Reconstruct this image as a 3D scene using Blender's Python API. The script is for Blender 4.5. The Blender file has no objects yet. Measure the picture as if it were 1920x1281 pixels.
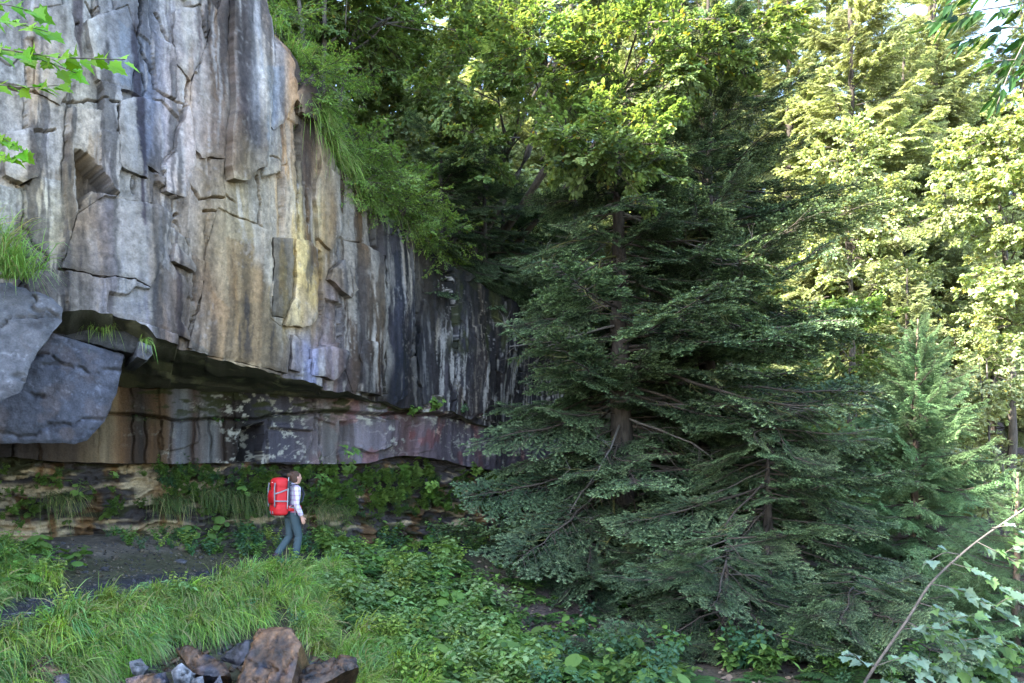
import bpy, math, random
import numpy as np
from mathutils import Vector, Matrix, Euler
from mathutils.geometry import delaunay_2d_cdt

R = math.radians
SC = bpy.context.scene
COL = SC.collection
rng = np.random.default_rng(11)
random.seed(11)

# ------------------------------------------------------------------ camera, sky, sun, exposure
FPX, HOR, CZ = 1400.0, 870.0, 1.84          # focal length in photo pixels, horizon row, eye height above the path
cam = bpy.data.cameras.new('camera')
cam.sensor_width = 36.0
cam.lens = 36.0 * FPX / 1920.0
cam.shift_y = (HOR - 640.5) / 1920.0
cam.clip_start, cam.clip_end = 0.1, 1000.0
cam_o = bpy.data.objects.new('camera', cam)
cam_o.location = (0, 0, CZ)
cam_o.rotation_euler = (R(90), 0, 0)
COL.objects.link(cam_o)
SC.camera = cam_o

SUN_EL, SUN_AZ = 38.0, 247.0                # azimuth: clockwise from +Y (the view direction)
sd = Vector((math.sin(R(SUN_AZ)) * math.cos(R(SUN_EL)), math.cos(R(SUN_AZ)) * math.cos(R(SUN_EL)), math.sin(R(SUN_EL))))
w = bpy.data.worlds.new('World')
SC.world = w
w.use_nodes = True
nt = w.node_tree
sky = nt.nodes.new('ShaderNodeTexSky')
sky.sky_type = 'NISHITA'
sky.sun_disc = False
sky.sun_elevation = R(SUN_EL)
sky.sun_rotation = R(SUN_AZ)
sky.air_density, sky.dust_density, sky.ozone_density = 1.0, 1.5, 1.0
bg = nt.nodes['Background']
bg.inputs['Strength'].default_value = 0.15
nt.links.new(sky.outputs[0], bg.inputs['Color'])
sun = bpy.data.lights.new('sun', 'SUN')
sun.energy = 5.0
sun.angle = R(0.53)
sun.color = (1.0, 0.94, 0.84)
sun_o = bpy.data.objects.new('sun', sun)
sun_o.rotation_euler = (-sd).to_track_quat('-Z', 'Y').to_euler()
sun_o.location = sd * 60
COL.objects.link(sun_o)
vs = SC.view_settings
vs.view_transform = 'Standard'
vs.look = 'None'
vs.gamma = 1.0
vs.use_curve_mapping = False
vs.exposure = 3.45
SC.cycles.max_bounces = 5
SC.cycles.diffuse_bounces = 2
SC.cycles.transmission_bounces = 4
SC.cycles.use_denoising = True
SC.cycles.use_adaptive_sampling = True

# ------------------------------------------------------------------ helpers
def P(px, py, D):
    """a point on the ray through photo pixel (px, py) at depth D metres"""
    return np.array([(px - 960.0) / FPX * D, D, CZ + (HOR - py) / FPX * D])

def proj(p):
    return 960 + p[..., 0] / p[..., 1] * FPX, HOR - (p[..., 2] - CZ) / p[..., 1] * FPX

def lin(c):
    c = np.asarray(c, float) / 255.0
    return np.where(c <= 0.04045, c / 12.92, ((c + 0.055) / 1.055) ** 2.4)

_T = np.random.default_rng(5).random((256, 256))
def vnoise(x, y):
    xi, yi = np.floor(x).astype(int), np.floor(y).astype(int)
    fx, fy = x - xi, y - yi
    fx, fy = fx * fx * (3 - 2 * fx), fy * fy * (3 - 2 * fy)
    a, b = _T[xi & 255, yi & 255], _T[(xi + 1) & 255, yi & 255]
    c, d = _T[xi & 255, (yi + 1) & 255], _T[(xi + 1) & 255, (yi + 1) & 255]
    return (a + (b - a) * fx) * (1 - fy) + (c + (d - c) * fx) * fy

def fbm(x, y, o=4, g=0.5):
    s, a, t = 0.0, 1.0, 0.0
    for k in range(o):
        s = s + a * (vnoise(x * 2 ** k + 37.1 * k, y * 2 ** k + 11.7 * k) - 0.5)
        t += a
        a *= g
    return s / t * 2.0                       # about -0.7 .. 0.7

def sstep(a, b, x):
    t = np.clip((x - a) / (b - a), 0, 1)
    return t * t * (3 - 2 * t)

def inpoly(x, y, poly):
    r = np.zeros(np.shape(x), bool)
    n = len(poly)
    for i in range(n):
        x0, y0 = poly[i]
        x1, y1 = poly[(i + 1) % n]
        if y0 == y1:
            continue
        c = ((y0 > y) != (y1 > y)) & (x < (x1 - x0) * (y - y0) / (y1 - y0) + x0)
        r ^= c
    return r

def segdist(x, y, pts):
    d = np.full(np.shape(x), 1e9)
    for (x0, y0), (x1, y1) in zip(pts[:-1], pts[1:]):
        vx, vy = x1 - x0, y1 - y0
        t = np.clip(((x - x0) * vx + (y - y0) * vy) / (vx * vx + vy * vy + 1e-9), 0, 1)
        d = np.minimum(d, np.hypot(x - x0 - t * vx, y - y0 - t * vy))
    return d

class MB:
    """collects vertices, faces and vertex colours; build() links them as ONE mesh object"""
    def __init__(s):
        s.v, s.c, s.f, s.n = [], [], [], 0
    def add(s, v, faces, col, mat=0, smooth=True):
        v = np.asarray(v, float).reshape(-1, 3)
        col = np.asarray(col, float)
        if col.ndim == 1:
            col = np.tile(col[:3], (len(v), 1))
        s.v.append(v)
        s.c.append(col[:, :3])
        if not isinstance(faces, (list, tuple)):
            faces = [faces]
        for f in faces:
            f = np.asarray(f, int)
            if f.size:
                s.f.append((f + s.n, mat, smooth))
        s.n += len(v)
    def arrays(s):
        return np.concatenate(s.v), np.concatenate(s.c)
    def add_mb(s, o, M=None, tint=None):
        v, c = o.arrays()
        if M is not None:
            M = np.asarray(M)
            v = v @ M[:3, :3].T + M[:3, 3]
        if tint is not None:
            c = c * np.asarray(tint)
        s.v.append(v)
        s.c.append(c)
        for f, m, sm in o.f:
            s.f.append((f + s.n, m, sm))
        s.n += len(v)
    def mesh(s, name, mats):
        v, c = s.arrays()
        me = bpy.data.meshes.new(name)
        loops = np.concatenate([f.ravel() for f, m, q in s.f])
        tot = np.concatenate([np.full(len(f), f.shape[1]) for f, m, q in s.f])
        mi = np.concatenate([np.full(len(f), m) for f, m, q in s.f])
        sm = np.concatenate([np.full(len(f), q) for f, m, q in s.f])
        me.vertices.add(len(v))
        me.vertices.foreach_set('co', v.astype(np.float32).ravel())
        me.loops.add(len(loops))
        me.loops.foreach_set('vertex_index', loops.astype(np.int32))
        me.polygons.add(len(tot))
        st = np.concatenate([[0], np.cumsum(tot)[:-1]])
        me.polygons.foreach_set('loop_start', st.astype(np.int32))
        me.polygons.foreach_set('loop_total', tot.astype(np.int32))
        me.polygons.foreach_set('material_index', mi.astype(np.int32))
        me.polygons.foreach_set('use_smooth', sm.astype(bool))
        a = me.attributes.new('col', 'FLOAT_COLOR', 'POINT')
        a.data.foreach_set('color', np.concatenate([c, np.ones((len(c), 1))], 1).astype(np.float32).ravel())
        me.update(calc_edges=True)
        me.validate()
        for m in (mats if isinstance(mats, (list, tuple)) else [mats]):
            me.materials.append(m)
        return me
    def build(s, name, mats, parent=None):
        return link(name, s.mesh(name, mats), parent)

def link(name, me, parent=None, M=None):
    o = bpy.data.objects.new(name, me)
    COL.objects.link(o)
    if parent is not None:
        o.parent = parent
    if M is not None:
        o.matrix_basis = Matrix(np.asarray(M).tolist())
    return o

def tag(o, label=None, cat=None, group=None, kind=None):
    if label: o['label'] = label
    if cat: o['category'] = cat
    if group: o['group'] = group
    if kind: o['kind'] = kind
    return o

def thing(name, label, cat, loc=(0, 0, 0), rz=0.0, group=None):
    o = bpy.data.objects.new(name, None)
    COL.objects.link(o)
    o.location = [float(a) for a in loc]
    o.rotation_euler = (0, 0, rz)
    o.empty_display_size = 0.2
    return tag(o, label, cat, group)

def unit(v):
    v = np.asarray(v, float)
    return v / (np.linalg.norm(v, axis=-1, keepdims=True) + 1e-12)

def tube(mb, pts, rad, sides, col, mat=0, cap=True, rough=0.0, g=rng):
    pts = np.asarray(pts, float)
    n = len(pts)
    rad = np.broadcast_to(np.asarray(rad, float), (n,))
    t = unit(np.gradient(pts, axis=0))
    ref = np.where(np.abs(t[:, 2:3]) > 0.9, np.array([[1.0, 0, 0]]), np.array([[0, 0, 1.0]]))
    a = unit(np.cross(t, ref))
    b = np.cross(t, a)
    th = np.arange(sides) * 2 * math.pi / sides
    rr = rad[:, None] * (1 + rough * (g.random((n, sides)) - 0.5))
    v = pts[:, None, :] + rr[..., None] * (np.cos(th)[None, :, None] * a[:, None, :] + np.sin(th)[None, :, None] * b[:, None, :])
    i = np.arange(n - 1)[:, None] * sides
    j = np.arange(sides)[None, :]
    k = (j + 1) % sides
    q = np.stack([i + j, i + k, i + sides + k, i + sides + j], -1).reshape(-1, 4)
    fs = [q]
    if cap:
        fs += [np.arange(sides)[None, ::-1], (np.arange(sides) + (n - 1) * sides)[None, :]]
    c = np.asarray(col, float)
    if c.ndim == 2:
        c = np.repeat(c, sides, 0)
    mb.add(v.reshape(-1, 3), fs, c, mat)

def grid_faces(nr, nc):
    i = np.arange(nr - 1)[:, None] * nc
    j = np.arange(nc - 1)[None, :]
    return np.stack([i + j, i + nc + j, i + nc + j + 1, i + j + 1], -1).reshape(-1, 4)

def xform(loc, yaw=0.0, pitch=0.0, roll=0.0, s=1.0):
    M = Matrix.Translation([float(a) for a in loc]) @ Matrix.Rotation(yaw, 4, 'Z') @ Matrix.Rotation(-pitch, 4, 'Y') @ Matrix.Rotation(roll, 4, 'X')
    if np.isscalar(s):
        s = (s, s, s)
    return np.array(M @ Matrix.Diagonal((s[0], s[1], s[2], 1.0)))

# ------------------------------------------------------------------ materials
def new_mat(name):
    m = bpy.data.materials.new(name)
    m.use_nodes = True
    m.node_tree.nodes.clear()
    return m, m.node_tree.nodes, m.node_tree.links

def attr_noise(N, L, scale, lo, hi, detail=5.0, stretch=None):
    """vertex colour times a noise between lo and hi"""
    at = N.new('ShaderNodeAttribute'); at.attribute_name = 'col'
    tc = N.new('ShaderNodeTexCoord')
    src = tc.outputs['Object']
    if stretch:
        mp = N.new('ShaderNodeMapping'); mp.inputs['Scale'].default_value = stretch
        L.new(src, mp.inputs[0]); src = mp.outputs[0]
    nz = N.new('ShaderNodeTexNoise'); nz.inputs['Scale'].default_value = scale; nz.inputs['Detail'].default_value = detail
    nz.inputs['Roughness'].default_value = 0.65
    L.new(src, nz.inputs['Vector'])
    mr = N.new('ShaderNodeMapRange')
    mr.inputs[1].default_value, mr.inputs[2].default_value, mr.inputs[3].default_value, mr.inputs[4].default_value = 0.3, 0.7, lo, hi
    L.new(nz.outputs[0], mr.inputs[0])
    mx = N.new('ShaderNodeMix'); mx.data_type = 'RGBA'; mx.blend_type = 'MULTIPLY'; mx.inputs[0].default_value = 1.0
    L.new(at.outputs['Color'], mx.inputs[6])
    L.new(mr.outputs[0], mx.inputs[7])
    return mx.outputs[2], src, nz

def surf_mat(name, scale, lo, hi, rough=0.9, bump=0.3, bscale=20.0, bdist=0.02, spec=0.3, stretch=None):
    m, N, L = new_mat(name)
    c, src, nz = attr_noise(N, L, scale, lo, hi, stretch=stretch)
    b = N.new('ShaderNodeBsdfPrincipled')
    b.inputs['Roughness'].default_value = rough
    b.inputs['Specular IOR Level'].default_value = spec
    L.new(c, b.inputs['Base Color'])
    n2 = N.new('ShaderNodeTexNoise'); n2.inputs['Scale'].default_value = bscale; n2.inputs['Detail'].default_value = 8.0
    n2.inputs['Roughness'].default_value = 0.7
    L.new(src, n2.inputs['Vector'])
    bp = N.new('ShaderNodeBump'); bp.inputs['Strength'].default_value = bump; bp.inputs['Distance'].default_value = bdist
    L.new(n2.outputs[0], bp.inputs['Height'])
    L.new(bp.outputs[0], b.inputs['Normal'])
    o = N.new('ShaderNodeOutputMaterial')
    L.new(b.outputs[0], o.inputs[0])
    return m

def leaf_mat(name, trans=0.35, rough=0.45, vary=0.35, spec=0.4):
    m, N, L = new_mat(name)
    at = N.new('ShaderNodeAttribute'); at.attribute_name = 'col'
    oi = N.new('ShaderNodeObjectInfo')
    mr = N.new('ShaderNodeMapRange'); mr.inputs[3].default_value, mr.inputs[4].default_value = 1 - vary, 1 + vary
    L.new(oi.outputs['Random'], mr.inputs[0])
    hs = N.new('ShaderNodeHueSaturation')
    mh = N.new('ShaderNodeMapRange'); mh.inputs[3].default_value, mh.inputs[4].default_value = 0.485, 0.515
    ml = N.new('ShaderNodeMath'); ml.operation = 'MULTIPLY'; ml.inputs[1].default_value = 7.31
    mf = N.new('ShaderNodeMath'); mf.operation = 'FRACT'
    L.new(oi.outputs['Random'], ml.inputs[0]); L.new(ml.outputs[0], mf.inputs[0]); L.new(mf.outputs[0], mh.inputs[0])
    L.new(mh.outputs[0], hs.inputs['Hue'])
    L.new(mr.outputs[0], hs.inputs['Value'])
    L.new(at.outputs['Color'], hs.inputs['Color'])
    b = N.new('ShaderNodeBsdfPrincipled')
    b.inputs['Roughness'].default_value = rough
    b.inputs['Specular IOR Level'].default_value = spec
    L.new(hs.outputs[0], b.inputs['Base Color'])
    t = N.new('ShaderNodeBsdfTranslucent')
    tm = N.new('ShaderNodeMix'); tm.data_type = 'RGBA'; tm.blend_type = 'MULTIPLY'; tm.inputs[0].default_value = 1.0
    tm.inputs[7].default_value = (1.5, 1.5, 0.6, 1)
    L.new(hs.outputs[0], tm.inputs[6]); L.new(tm.outputs[2], t.inputs['Color'])
    mx = N.new('ShaderNodeMixShader'); mx.inputs[0].default_value = trans
    L.new(b.outputs[0], mx.inputs[1]); L.new(t.outputs[0], mx.inputs[2])
    o = N.new('ShaderNodeOutputMaterial')
    L.new(mx.outputs[0], o.inputs[0])
    return m

def plain_mat(name, col, rough=0.7, spec=0.3, bump=0.0, bscale=60.0):
    m, N, L = new_mat(name)
    b = N.new('ShaderNodeBsdfPrincipled')
    b.inputs['Base Color'].default_value = (*col, 1)
    b.inputs['Roughness'].default_value = rough
    b.inputs['Specular IOR Level'].default_value = spec
    if bump:
        tc = N.new('ShaderNodeTexCoord')
        n2 = N.new('ShaderNodeTexNoise'); n2.inputs['Scale'].default_value = bscale
        L.new(tc.outputs['Object'], n2.inputs['Vector'])
        bp = N.new('ShaderNodeBump'); bp.inputs['Strength'].default_value = bump; bp.inputs['Distance'].default_value = 0.02
        L.new(n2.outputs[0], bp.inputs['Height']); L.new(bp.outputs[0], b.inputs['Normal'])
    o = N.new('ShaderNodeOutputMaterial')
    L.new(b.outputs[0], o.inputs[0])
    return m

M_ROCK = surf_mat('rock', 40.0, 0.75, 1.25, rough=0.85, bump=0.75, bscale=18.0, bdist=0.03)
M_WET = surf_mat('wet_rock', 14.0, 0.35, 1.7, rough=0.30, bump=0.9, bscale=16.0, bdist=0.03, spec=0.5)
M_SOIL = surf_mat('soil', 9.0, 0.55, 1.45, rough=0.95, bump=0.9, bscale=25.0, bdist=0.04)
M_BARK = surf_mat('bark', 6.0, 0.5, 1.5, rough=0.95, bump=0.9, bscale=22.0, bdist=0.03, stretch=(2.0, 2.0, 0.5))
M_TWIG = surf_mat('twig_bark', 30.0, 0.6, 1.4, rough=0.9, bump=0.2)
M_NEEDLE = leaf_mat('fir_needles', trans=0.12, rough=0.55, vary=0.35, spec=0.15)
M_SUNN = leaf_mat('sunlit_needles', trans=0.35, rough=0.5, vary=0.25, spec=0.15)  # sunlit copy of the needle material, more translucent to brighten undersides
M_LEAF = leaf_mat('broad_leaf', trans=0.38, rough=0.55, vary=0.3, spec=0.18)
M_GRASS = leaf_mat('grass_blade', trans=0.35, rough=0.5, vary=0.1, spec=0.2)
M_LITTER = leaf_mat('dead_leaf', trans=0.05, rough=0.8, vary=0.2)
M_MOSS = surf_mat('moss', 30.0, 0.5, 1.5, rough=1.0, bump=1.0, bscale=60.0, bdist=0.03, spec=0.1)

# ------------------------------------------------------------------ the ground
PATH = [(-9.5, 4.0), (-7.6, 7.0), (-6.3, 9.2), (-5.25, 11.8), (-4.1, 13.9), (-2.6, 16.0), (-0.8, 18.5), (0.9, 21.0), (2.2, 25.0)]
def path_sd(x, y):
    """signed distance to the path's centre line: positive towards the stream"""
    best = np.full(np.shape(x), 1e9); sg = np.ones(np.shape(x))
    for (x0, y0), (x1, y1) in zip(PATH[:-1], PATH[1:]):
        vx, vy = x1 - x0, y1 - y0
        t = np.clip(((x - x0) * vx + (y - y0) * vy) / (vx * vx + vy * vy), 0, 1)
        dx, dy = x - x0 - t * vx, y - y0 - t * vy
        d = np.hypot(dx, dy)
        c = dx * vy - dy * vx
        m = d < best
        best = np.where(m, d, best); sg = np.where(m, np.sign(c), sg)
    return best * sg

def G(x, y):
    x, y = np.asarray(x, float), np.asarray(y, float)
    s = path_sd(x, y)
    zp = np.interp(y, [4, 9, 13.9, 18.5, 25, 40], [-0.05, -0.02, 0.0, -0.25, -0.2, 0.2])
    left = np.minimum(np.maximum(-s - 0.8, 0) * 0.28, 0.45)
    near = sstep(12.5, 10.5, y)
    bank = -0.8 * sstep(0.45, 1.7, s) - 0.06 * np.maximum(s - 1.7, 0)
    slope = -np.minimum(np.maximum(s - 0.5, 0) * 0.30, 1.35)
    far = 0.24 * np.minimum(np.maximum(s - 9.0, 0), 14) * sstep(15, 24, y)
    z = zp + left + np.where(s > 0, near * bank + (1 - near) * slope + far, 0)
    z = z + 0.10 * fbm(x / 1.3, y / 1.3, 4) * sstep(0.3, 1.0, np.abs(s)) + 0.035 * fbm(x / 0.5, y / 0.5, 3)
    z = np.where(y < 6, z + (0.25 - z) * sstep(6, 3, y), z)
    z = z + 0.30 * np.clip(y - 30, 0, 30)
    return z

def hit(px, py):
    """where the ray through a photo pixel meets the ground"""
    Y = np.linspace(5, 45, 1200)
    p = P(px, py, 1.0) - np.array([0, 0, CZ])
    below = CZ + p[2] * Y < G(p[0] * Y, Y)
    k = int(np.argmax(below)) if below.any() else 600
    return np.array([p[0] * Y[k], Y[k], G(p[0] * Y[k], Y[k])])

xs = np.concatenate([np.linspace(-80, -12, 20), np.linspace(-11.5, 12, 270), np.linspace(12.5, 120, 40)])
ys = np.concatenate([np.linspace(-60, 2, 20), np.linspace(2.4, 24, 240), np.linspace(24.5, 60, 40), np.linspace(65, 300, 20)])
gx, gy = np.meshgrid(xs, ys)
gz = G(gx, gy)
s = path_sd(gx, gy)
n1 = fbm(gx / 0.8, gy / 0.8, 4)
path_c, soil_c, lit_c = lin((88, 86, 92)) * 0.26, np.array([0.055, 0.05, 0.025]), np.array([0.06, 0.042, 0.034])
wp = (sstep(1.05, 0.7, np.abs(s) + 0.35 * n1))[..., None]
wl = sstep(1.0, 3.5, s + 1.5 * n1)[..., None] * sstep(9.5, 12.0, gy)[..., None]
gc = soil_c * (1 - wl) + lit_c * wl
wt_ = (sstep(-1.5, -2.1, s + .6 * n1))[..., None]
gc = gc * (1 - wt_) + np.array([.105, .085, .066]) * wt_ * (1 + .6 * fbm(gx / .3, gy / .3, 3))[..., None]
gc = gc * (1 - wp) + path_c * wp
mb = MB()
mb.add(np.stack([gx, gy, gz], -1), grid_faces(*gx.shape), gc.reshape(-1, 3))
tag(mb.build('ground', M_SOIL), kind='structure')

# ------------------------------------------------------------------ the cliff
_pt = np.arange(-420, 1101, 1.0)
def table(xs, ys, k=41):
    t = np.interp(_pt, xs, ys)
    t = np.convolve(np.pad(t, k // 2, mode='edge'), np.ones(k) / k, 'valid')
    return t
T_D1 = table([-420, 0, 270, 520, 700, 900, 1100], [8.6, 10.5, 12.0, 14.2, 16.5, 20.0, 25.0])
T_D2 = table([-420, 0, 230, 520, 700, 900, 1100], [11.0, 13.4, 14.7, 16.2, 17.3, 20.3, 25.2])
D1 = lambda px: np.interp(px, _pt, T_D1)
D2 = lambda px: np.interp(px, _pt, T_D2)
def frame_of(TD):
    X = (_pt - 960) / FPX * TD
    tx, ty = np.gradient(X), np.gradient(TD)
    k = 81
    sm = lambda a: np.convolve(np.pad(a, k // 2, mode='edge'), np.ones(k) / k, 'valid')
    l = np.hypot(tx, ty)
    S = np.cumsum(l) - l[0]
    tx, ty = sm(tx), sm(ty)
    l = np.hypot(tx, ty)
    return S, ty / l, -tx / l
S1, NX1, NY1 = frame_of(T_D1)
S2, NX2, NY2 = frame_of(T_D2)
T_TOP = np.interp(_pt, [-420, 0, 400, 470, 500, 530, 560, 585, 598, 640, 720, 800, 870, 960, 1100], [-760, -500, -150, -15, 10, 50, 88, 145, 215, 290, 385, 440, 500, 560, 620])
T_BOT = np.interp(_pt, [-420, 100, 220, 262, 280, 350, 480, 600, 700, 745, 830, 940, 1100], [560, 582, 590, 610, 636, 657, 690, 726, 750, 763, 768, 812, 840])
YT = lambda px: np.interp(px, _pt, T_TOP)
YB = lambda px: np.interp(px, _pt, T_BOT)

def base1(px, py, off=0.0):
    d = D1(px)
    return np.stack([(px - 960) / FPX * d + off * np.interp(px, _pt, NX1), d + off * np.interp(px, _pt, NY1), CZ + (HOR - py) / FPX * d], -1)
def base2(px, py, off=0.0):
    d = D2(px)
    return np.stack([(px - 960) / FPX * d + off * np.interp(px, _pt, NX2), d + off * np.interp(px, _pt, NY2), CZ + (HOR - py) / FPX * d], -1)

# slabs standing proud of the face: outline in photo pixels, how far proud, tilt across, tilt down
SLABS = [
    ([(428, -70), (462, -90), (492, -20), (505, 60), (505, 150), (494, 250), (490, 316), (472, 322), (455, 342), (421, 340), (417, 300), (424, 190)], .34, -.10, .02),
    ([(472, 42), (500, 62), (546, 120), (551, 190), (532, 216), (526, 232), (507, 246), (499, 230), (508, 120)], .20, .12, .0),
    ([(347, 200), (353, 250), (350, 315), (330, 374), (296, 362), (301, 305), (318, 287), (330, 235)], .26, .10, .05),
    ([(222, 195), (250, 185), (300, 190), (335, 235), (317, 285), (300, 304), (293, 330), (270, 314), (268, 338), (229, 322), (218, 310)], .15, -.12, .02),
    ([(320, 458), (353, 500), (351, 514), (309, 492)], .20, .0, .10),
    ([(111, 504), (178, 519), (246, 524), (273, 541), (306, 470), (318, 400), (285, 385), (190, 372), (140, 405)], .13, -.05, .02),
    ([(508, 446), (547, 448), (546, 560), (531, 597), (506, 594)], .09, .0, .0),
    ([(552, 450), (572, 452), (592, 470), (590, 560), (584, 602), (561, 616), (527, 610), (534, 599), (549, 560)], .16, .06, .02),
    ([(402, 392), (505, 436), (503, 598), (524, 612), (541, 640), (536, 701), (482, 687), (352, 652), (372, 566), (381, 470)], .08, .03, .0),
    ([(579, 655), (612, 650), (646, 661), (641, 690), (616, 714), (577, 704)], .20, -.03, .0),
    ([(548, 628), (574, 642), (571, 698), (541, 692)], .13, .0, .0),
    ([(645, 450), (680, 456), (712, 482), (716, 640), (706, 742), (656, 735), (642, 690), (652, 600)], .10, .08, .0),
    ([(619, 506), (641, 488), (661, 546), (648, 560), (613, 525)], .24, .1, .05),
    ([(669, 640), (700, 642), (708, 744), (664, 735)], .22, .0, .03),
    ([(549, 178), (580, 140), (592, 214), (580, 232), (556, 212)], .30, .1, .05),
    ([(196, 551), (232, 556), (246, 541), (270, 546), (300, 470), (345, 540), (330, 600), (352, 640), (268, 610), (192, 588)], .07, .08, .0),
    ([(412, 0), (424, 0), (424, 180), (416, 300), (372, 298), (352, 262), (356, 160), (385, 85)], .10, .08, .0),
    ([(598, 300), (636, 330), (640, 430), (618, 470), (596, 445), (590, 360)], .14, .05, .0),
    ([(722, 440), (760, 440), (775, 560), (770, 700), (745, 748), (722, 735), (718, 600)], .09, .12, .0),
    ([(10, 250), (58, 240), (70, 330), (40, 345), (8, 330)], .10, .0, .05),
    ([(60, 20), (128, 10), (150, 130), (110, 200), (62, 170)], .06, .05, .0),
    ([(160, 40), (240, 10), (262, 90), (245, 170), (180, 150)], .08, -.05, .0),
    ([(330, 20), (372, 10), (384, 80), (352, 152), (330, 120), (326, 60)], .10, .08, .0),
    ([(800, 560), (842, 600), (850, 700), (838, 764), (795, 760), (786, 660)], .16, .05, .0),
    ([(860, 600), (905, 660), (915, 770), (880, 780), (852, 700)], .14, .05, .0),
]
HOLES = [([(133, 282), (160, 290), (226, 380), (190, 366), (166, 360), (141, 398), (137, 330)], -.62),
         ([(219, 200), (228, 205), (227, 250), (216, 250)], -.15), ([(590, 470), (606, 470), (606, 590), (594, 590)], -.2),
         ([(612, 560), (640, 570), (640, 640), (600, 648), (604, 600)], -.12), ([(716, 480), (722, 480), (722, 740), (712, 742)], -.2),
         ([(552, 236), (566, 236), (566, 300), (556, 320)], -.15), ([(700, 400), (712, 400), (712, 470), (700, 470)], -.18),
         ([(40, 330), (56, 336), (54, 346), (22, 340)], -.2), ([(48, 245), (104, 240), (104, 246), (50, 252)], -.12)]
CRACKS = [[(262, -60), (262, 40), (258, 66), (268, 95), (285, 140), (291, 168), (310, 186), (345, 200)], [(258, 66), (252, 110), (246, 130)],
          [(330, 60), (334, 110), (345, 135), (351, 155)], [(392, 60), (380, 95), (362, 130), (351, 155), (344, 190), (318, 275)],
          [(205, 192), (228, 196), (260, 205), (300, 240)], [(268, 140), (272, 170), (266, 190)], [(436, 90), (446, 150), (452, 215)],
          [(180, 15), (178, 22)], [(165, 0), (180, 25), (176, 60)], [(350, 335), (372, 376), (400, 370), (418, 372)], [(250, 440), (300, 430), (330, 400)],
          [(385, 472), (378, 540), (370, 566), (358, 620)], [(440, 470), (500, 468)], [(480, 330), (484, 380), (478, 440)], [(420, 365), (438, 380)],
          [(456, 480), (452, 560), (448, 620)], [(520, 620), (520, 690)], [(602, 300), (606, 360), (600, 430), (596, 520)], [(640, 420), (634, 480)],
          [(110, 505), (180, 520), (246, 524), (272, 541)], [(380, 395), (440, 410), (505, 437)], [(690, 500), (700, 560), (696, 640)],
          [(300, 20), (320, 80)], [(60, 60), (150, 40)], [(20, 160), (110, 190), (200, 185)], [(560, 300), (556, 380), (560, 440)],
          [(430, 420), (428, 470), (440, 520), (436, 600)], [(410, 560), (470, 540), (500, 545)], [(575, 350), (580, 420)]]

def hbroad(S, Z):
    return 0.26 * fbm(S / 3.0 + 3, Z / 5.0, 3) + 0.03 * fbm(S / 0.9, Z / 3.0, 2)

_cr = np.random.default_rng(8)
_B = np.cumsum(_cr.uniform(0.22, 0.85, 80)) - 1.0
def block_ids(S, Z):
    """jointed columns: each its own offset and facet, broken into lengths"""
    S, Z = np.asarray(S, float), np.asarray(Z, float)
    Sw = S + 0.18 * fbm(S / 2.0, Z / 1.6 + 5, 3) + 0.025 * fbm(S / .1, Z / .15, 2)
    k = np.clip(np.searchsorted(_B, Sw) - 1, 0, 78)
    wd = _B[k + 1] - _B[k]
    t = (Sw - _B[k]) / wd
    r = np.random.default_rng(4)
    ph, ln, tl = r.random(80) * 5, r.uniform(0.9, 2.6, 80), r.uniform(-1, 1, 80)
    offs = r.normal(0, 1, (80, 40))
    Zw = Z + 0.10 * fbm(S / 0.5, Z / 3.0, 3) + 0.25 * (t - 0.5) * tl[k]
    q = np.clip(((Zw + ph[k]) / ln[k]).astype(int), 0, 39)
    return k, q, t, wd, tl, offs, Zw, ph, ln

def hblocks(S, Z, amp=1.0):
    k, q, t, wd, tl, offs, Zw, ph, ln = block_ids(S, Z)
    h = offs[k, q] * 0.052 + (t - 0.5) * tl[k] * 0.06 + .05 * (((Zw + ph[k]) / ln[k]) % 1 - .5) * offs[k, (q + 7) % 40]
    edge = np.minimum(t, 1 - t) * wd
    op = sstep(-0.05, 0.25, fbm(S / 1.0 + 50, Z / 0.9, 3))
    return amp * h - 0.07 * sstep(0.025, 0.005, edge) * op

def hfine(S, Z):
    n = fbm(S / 0.16, Z / 0.26, 4, 0.6)
    return 0.022 * n + 0.014 * np.abs(fbm(S / 0.5, Z / 0.45, 3))

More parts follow.
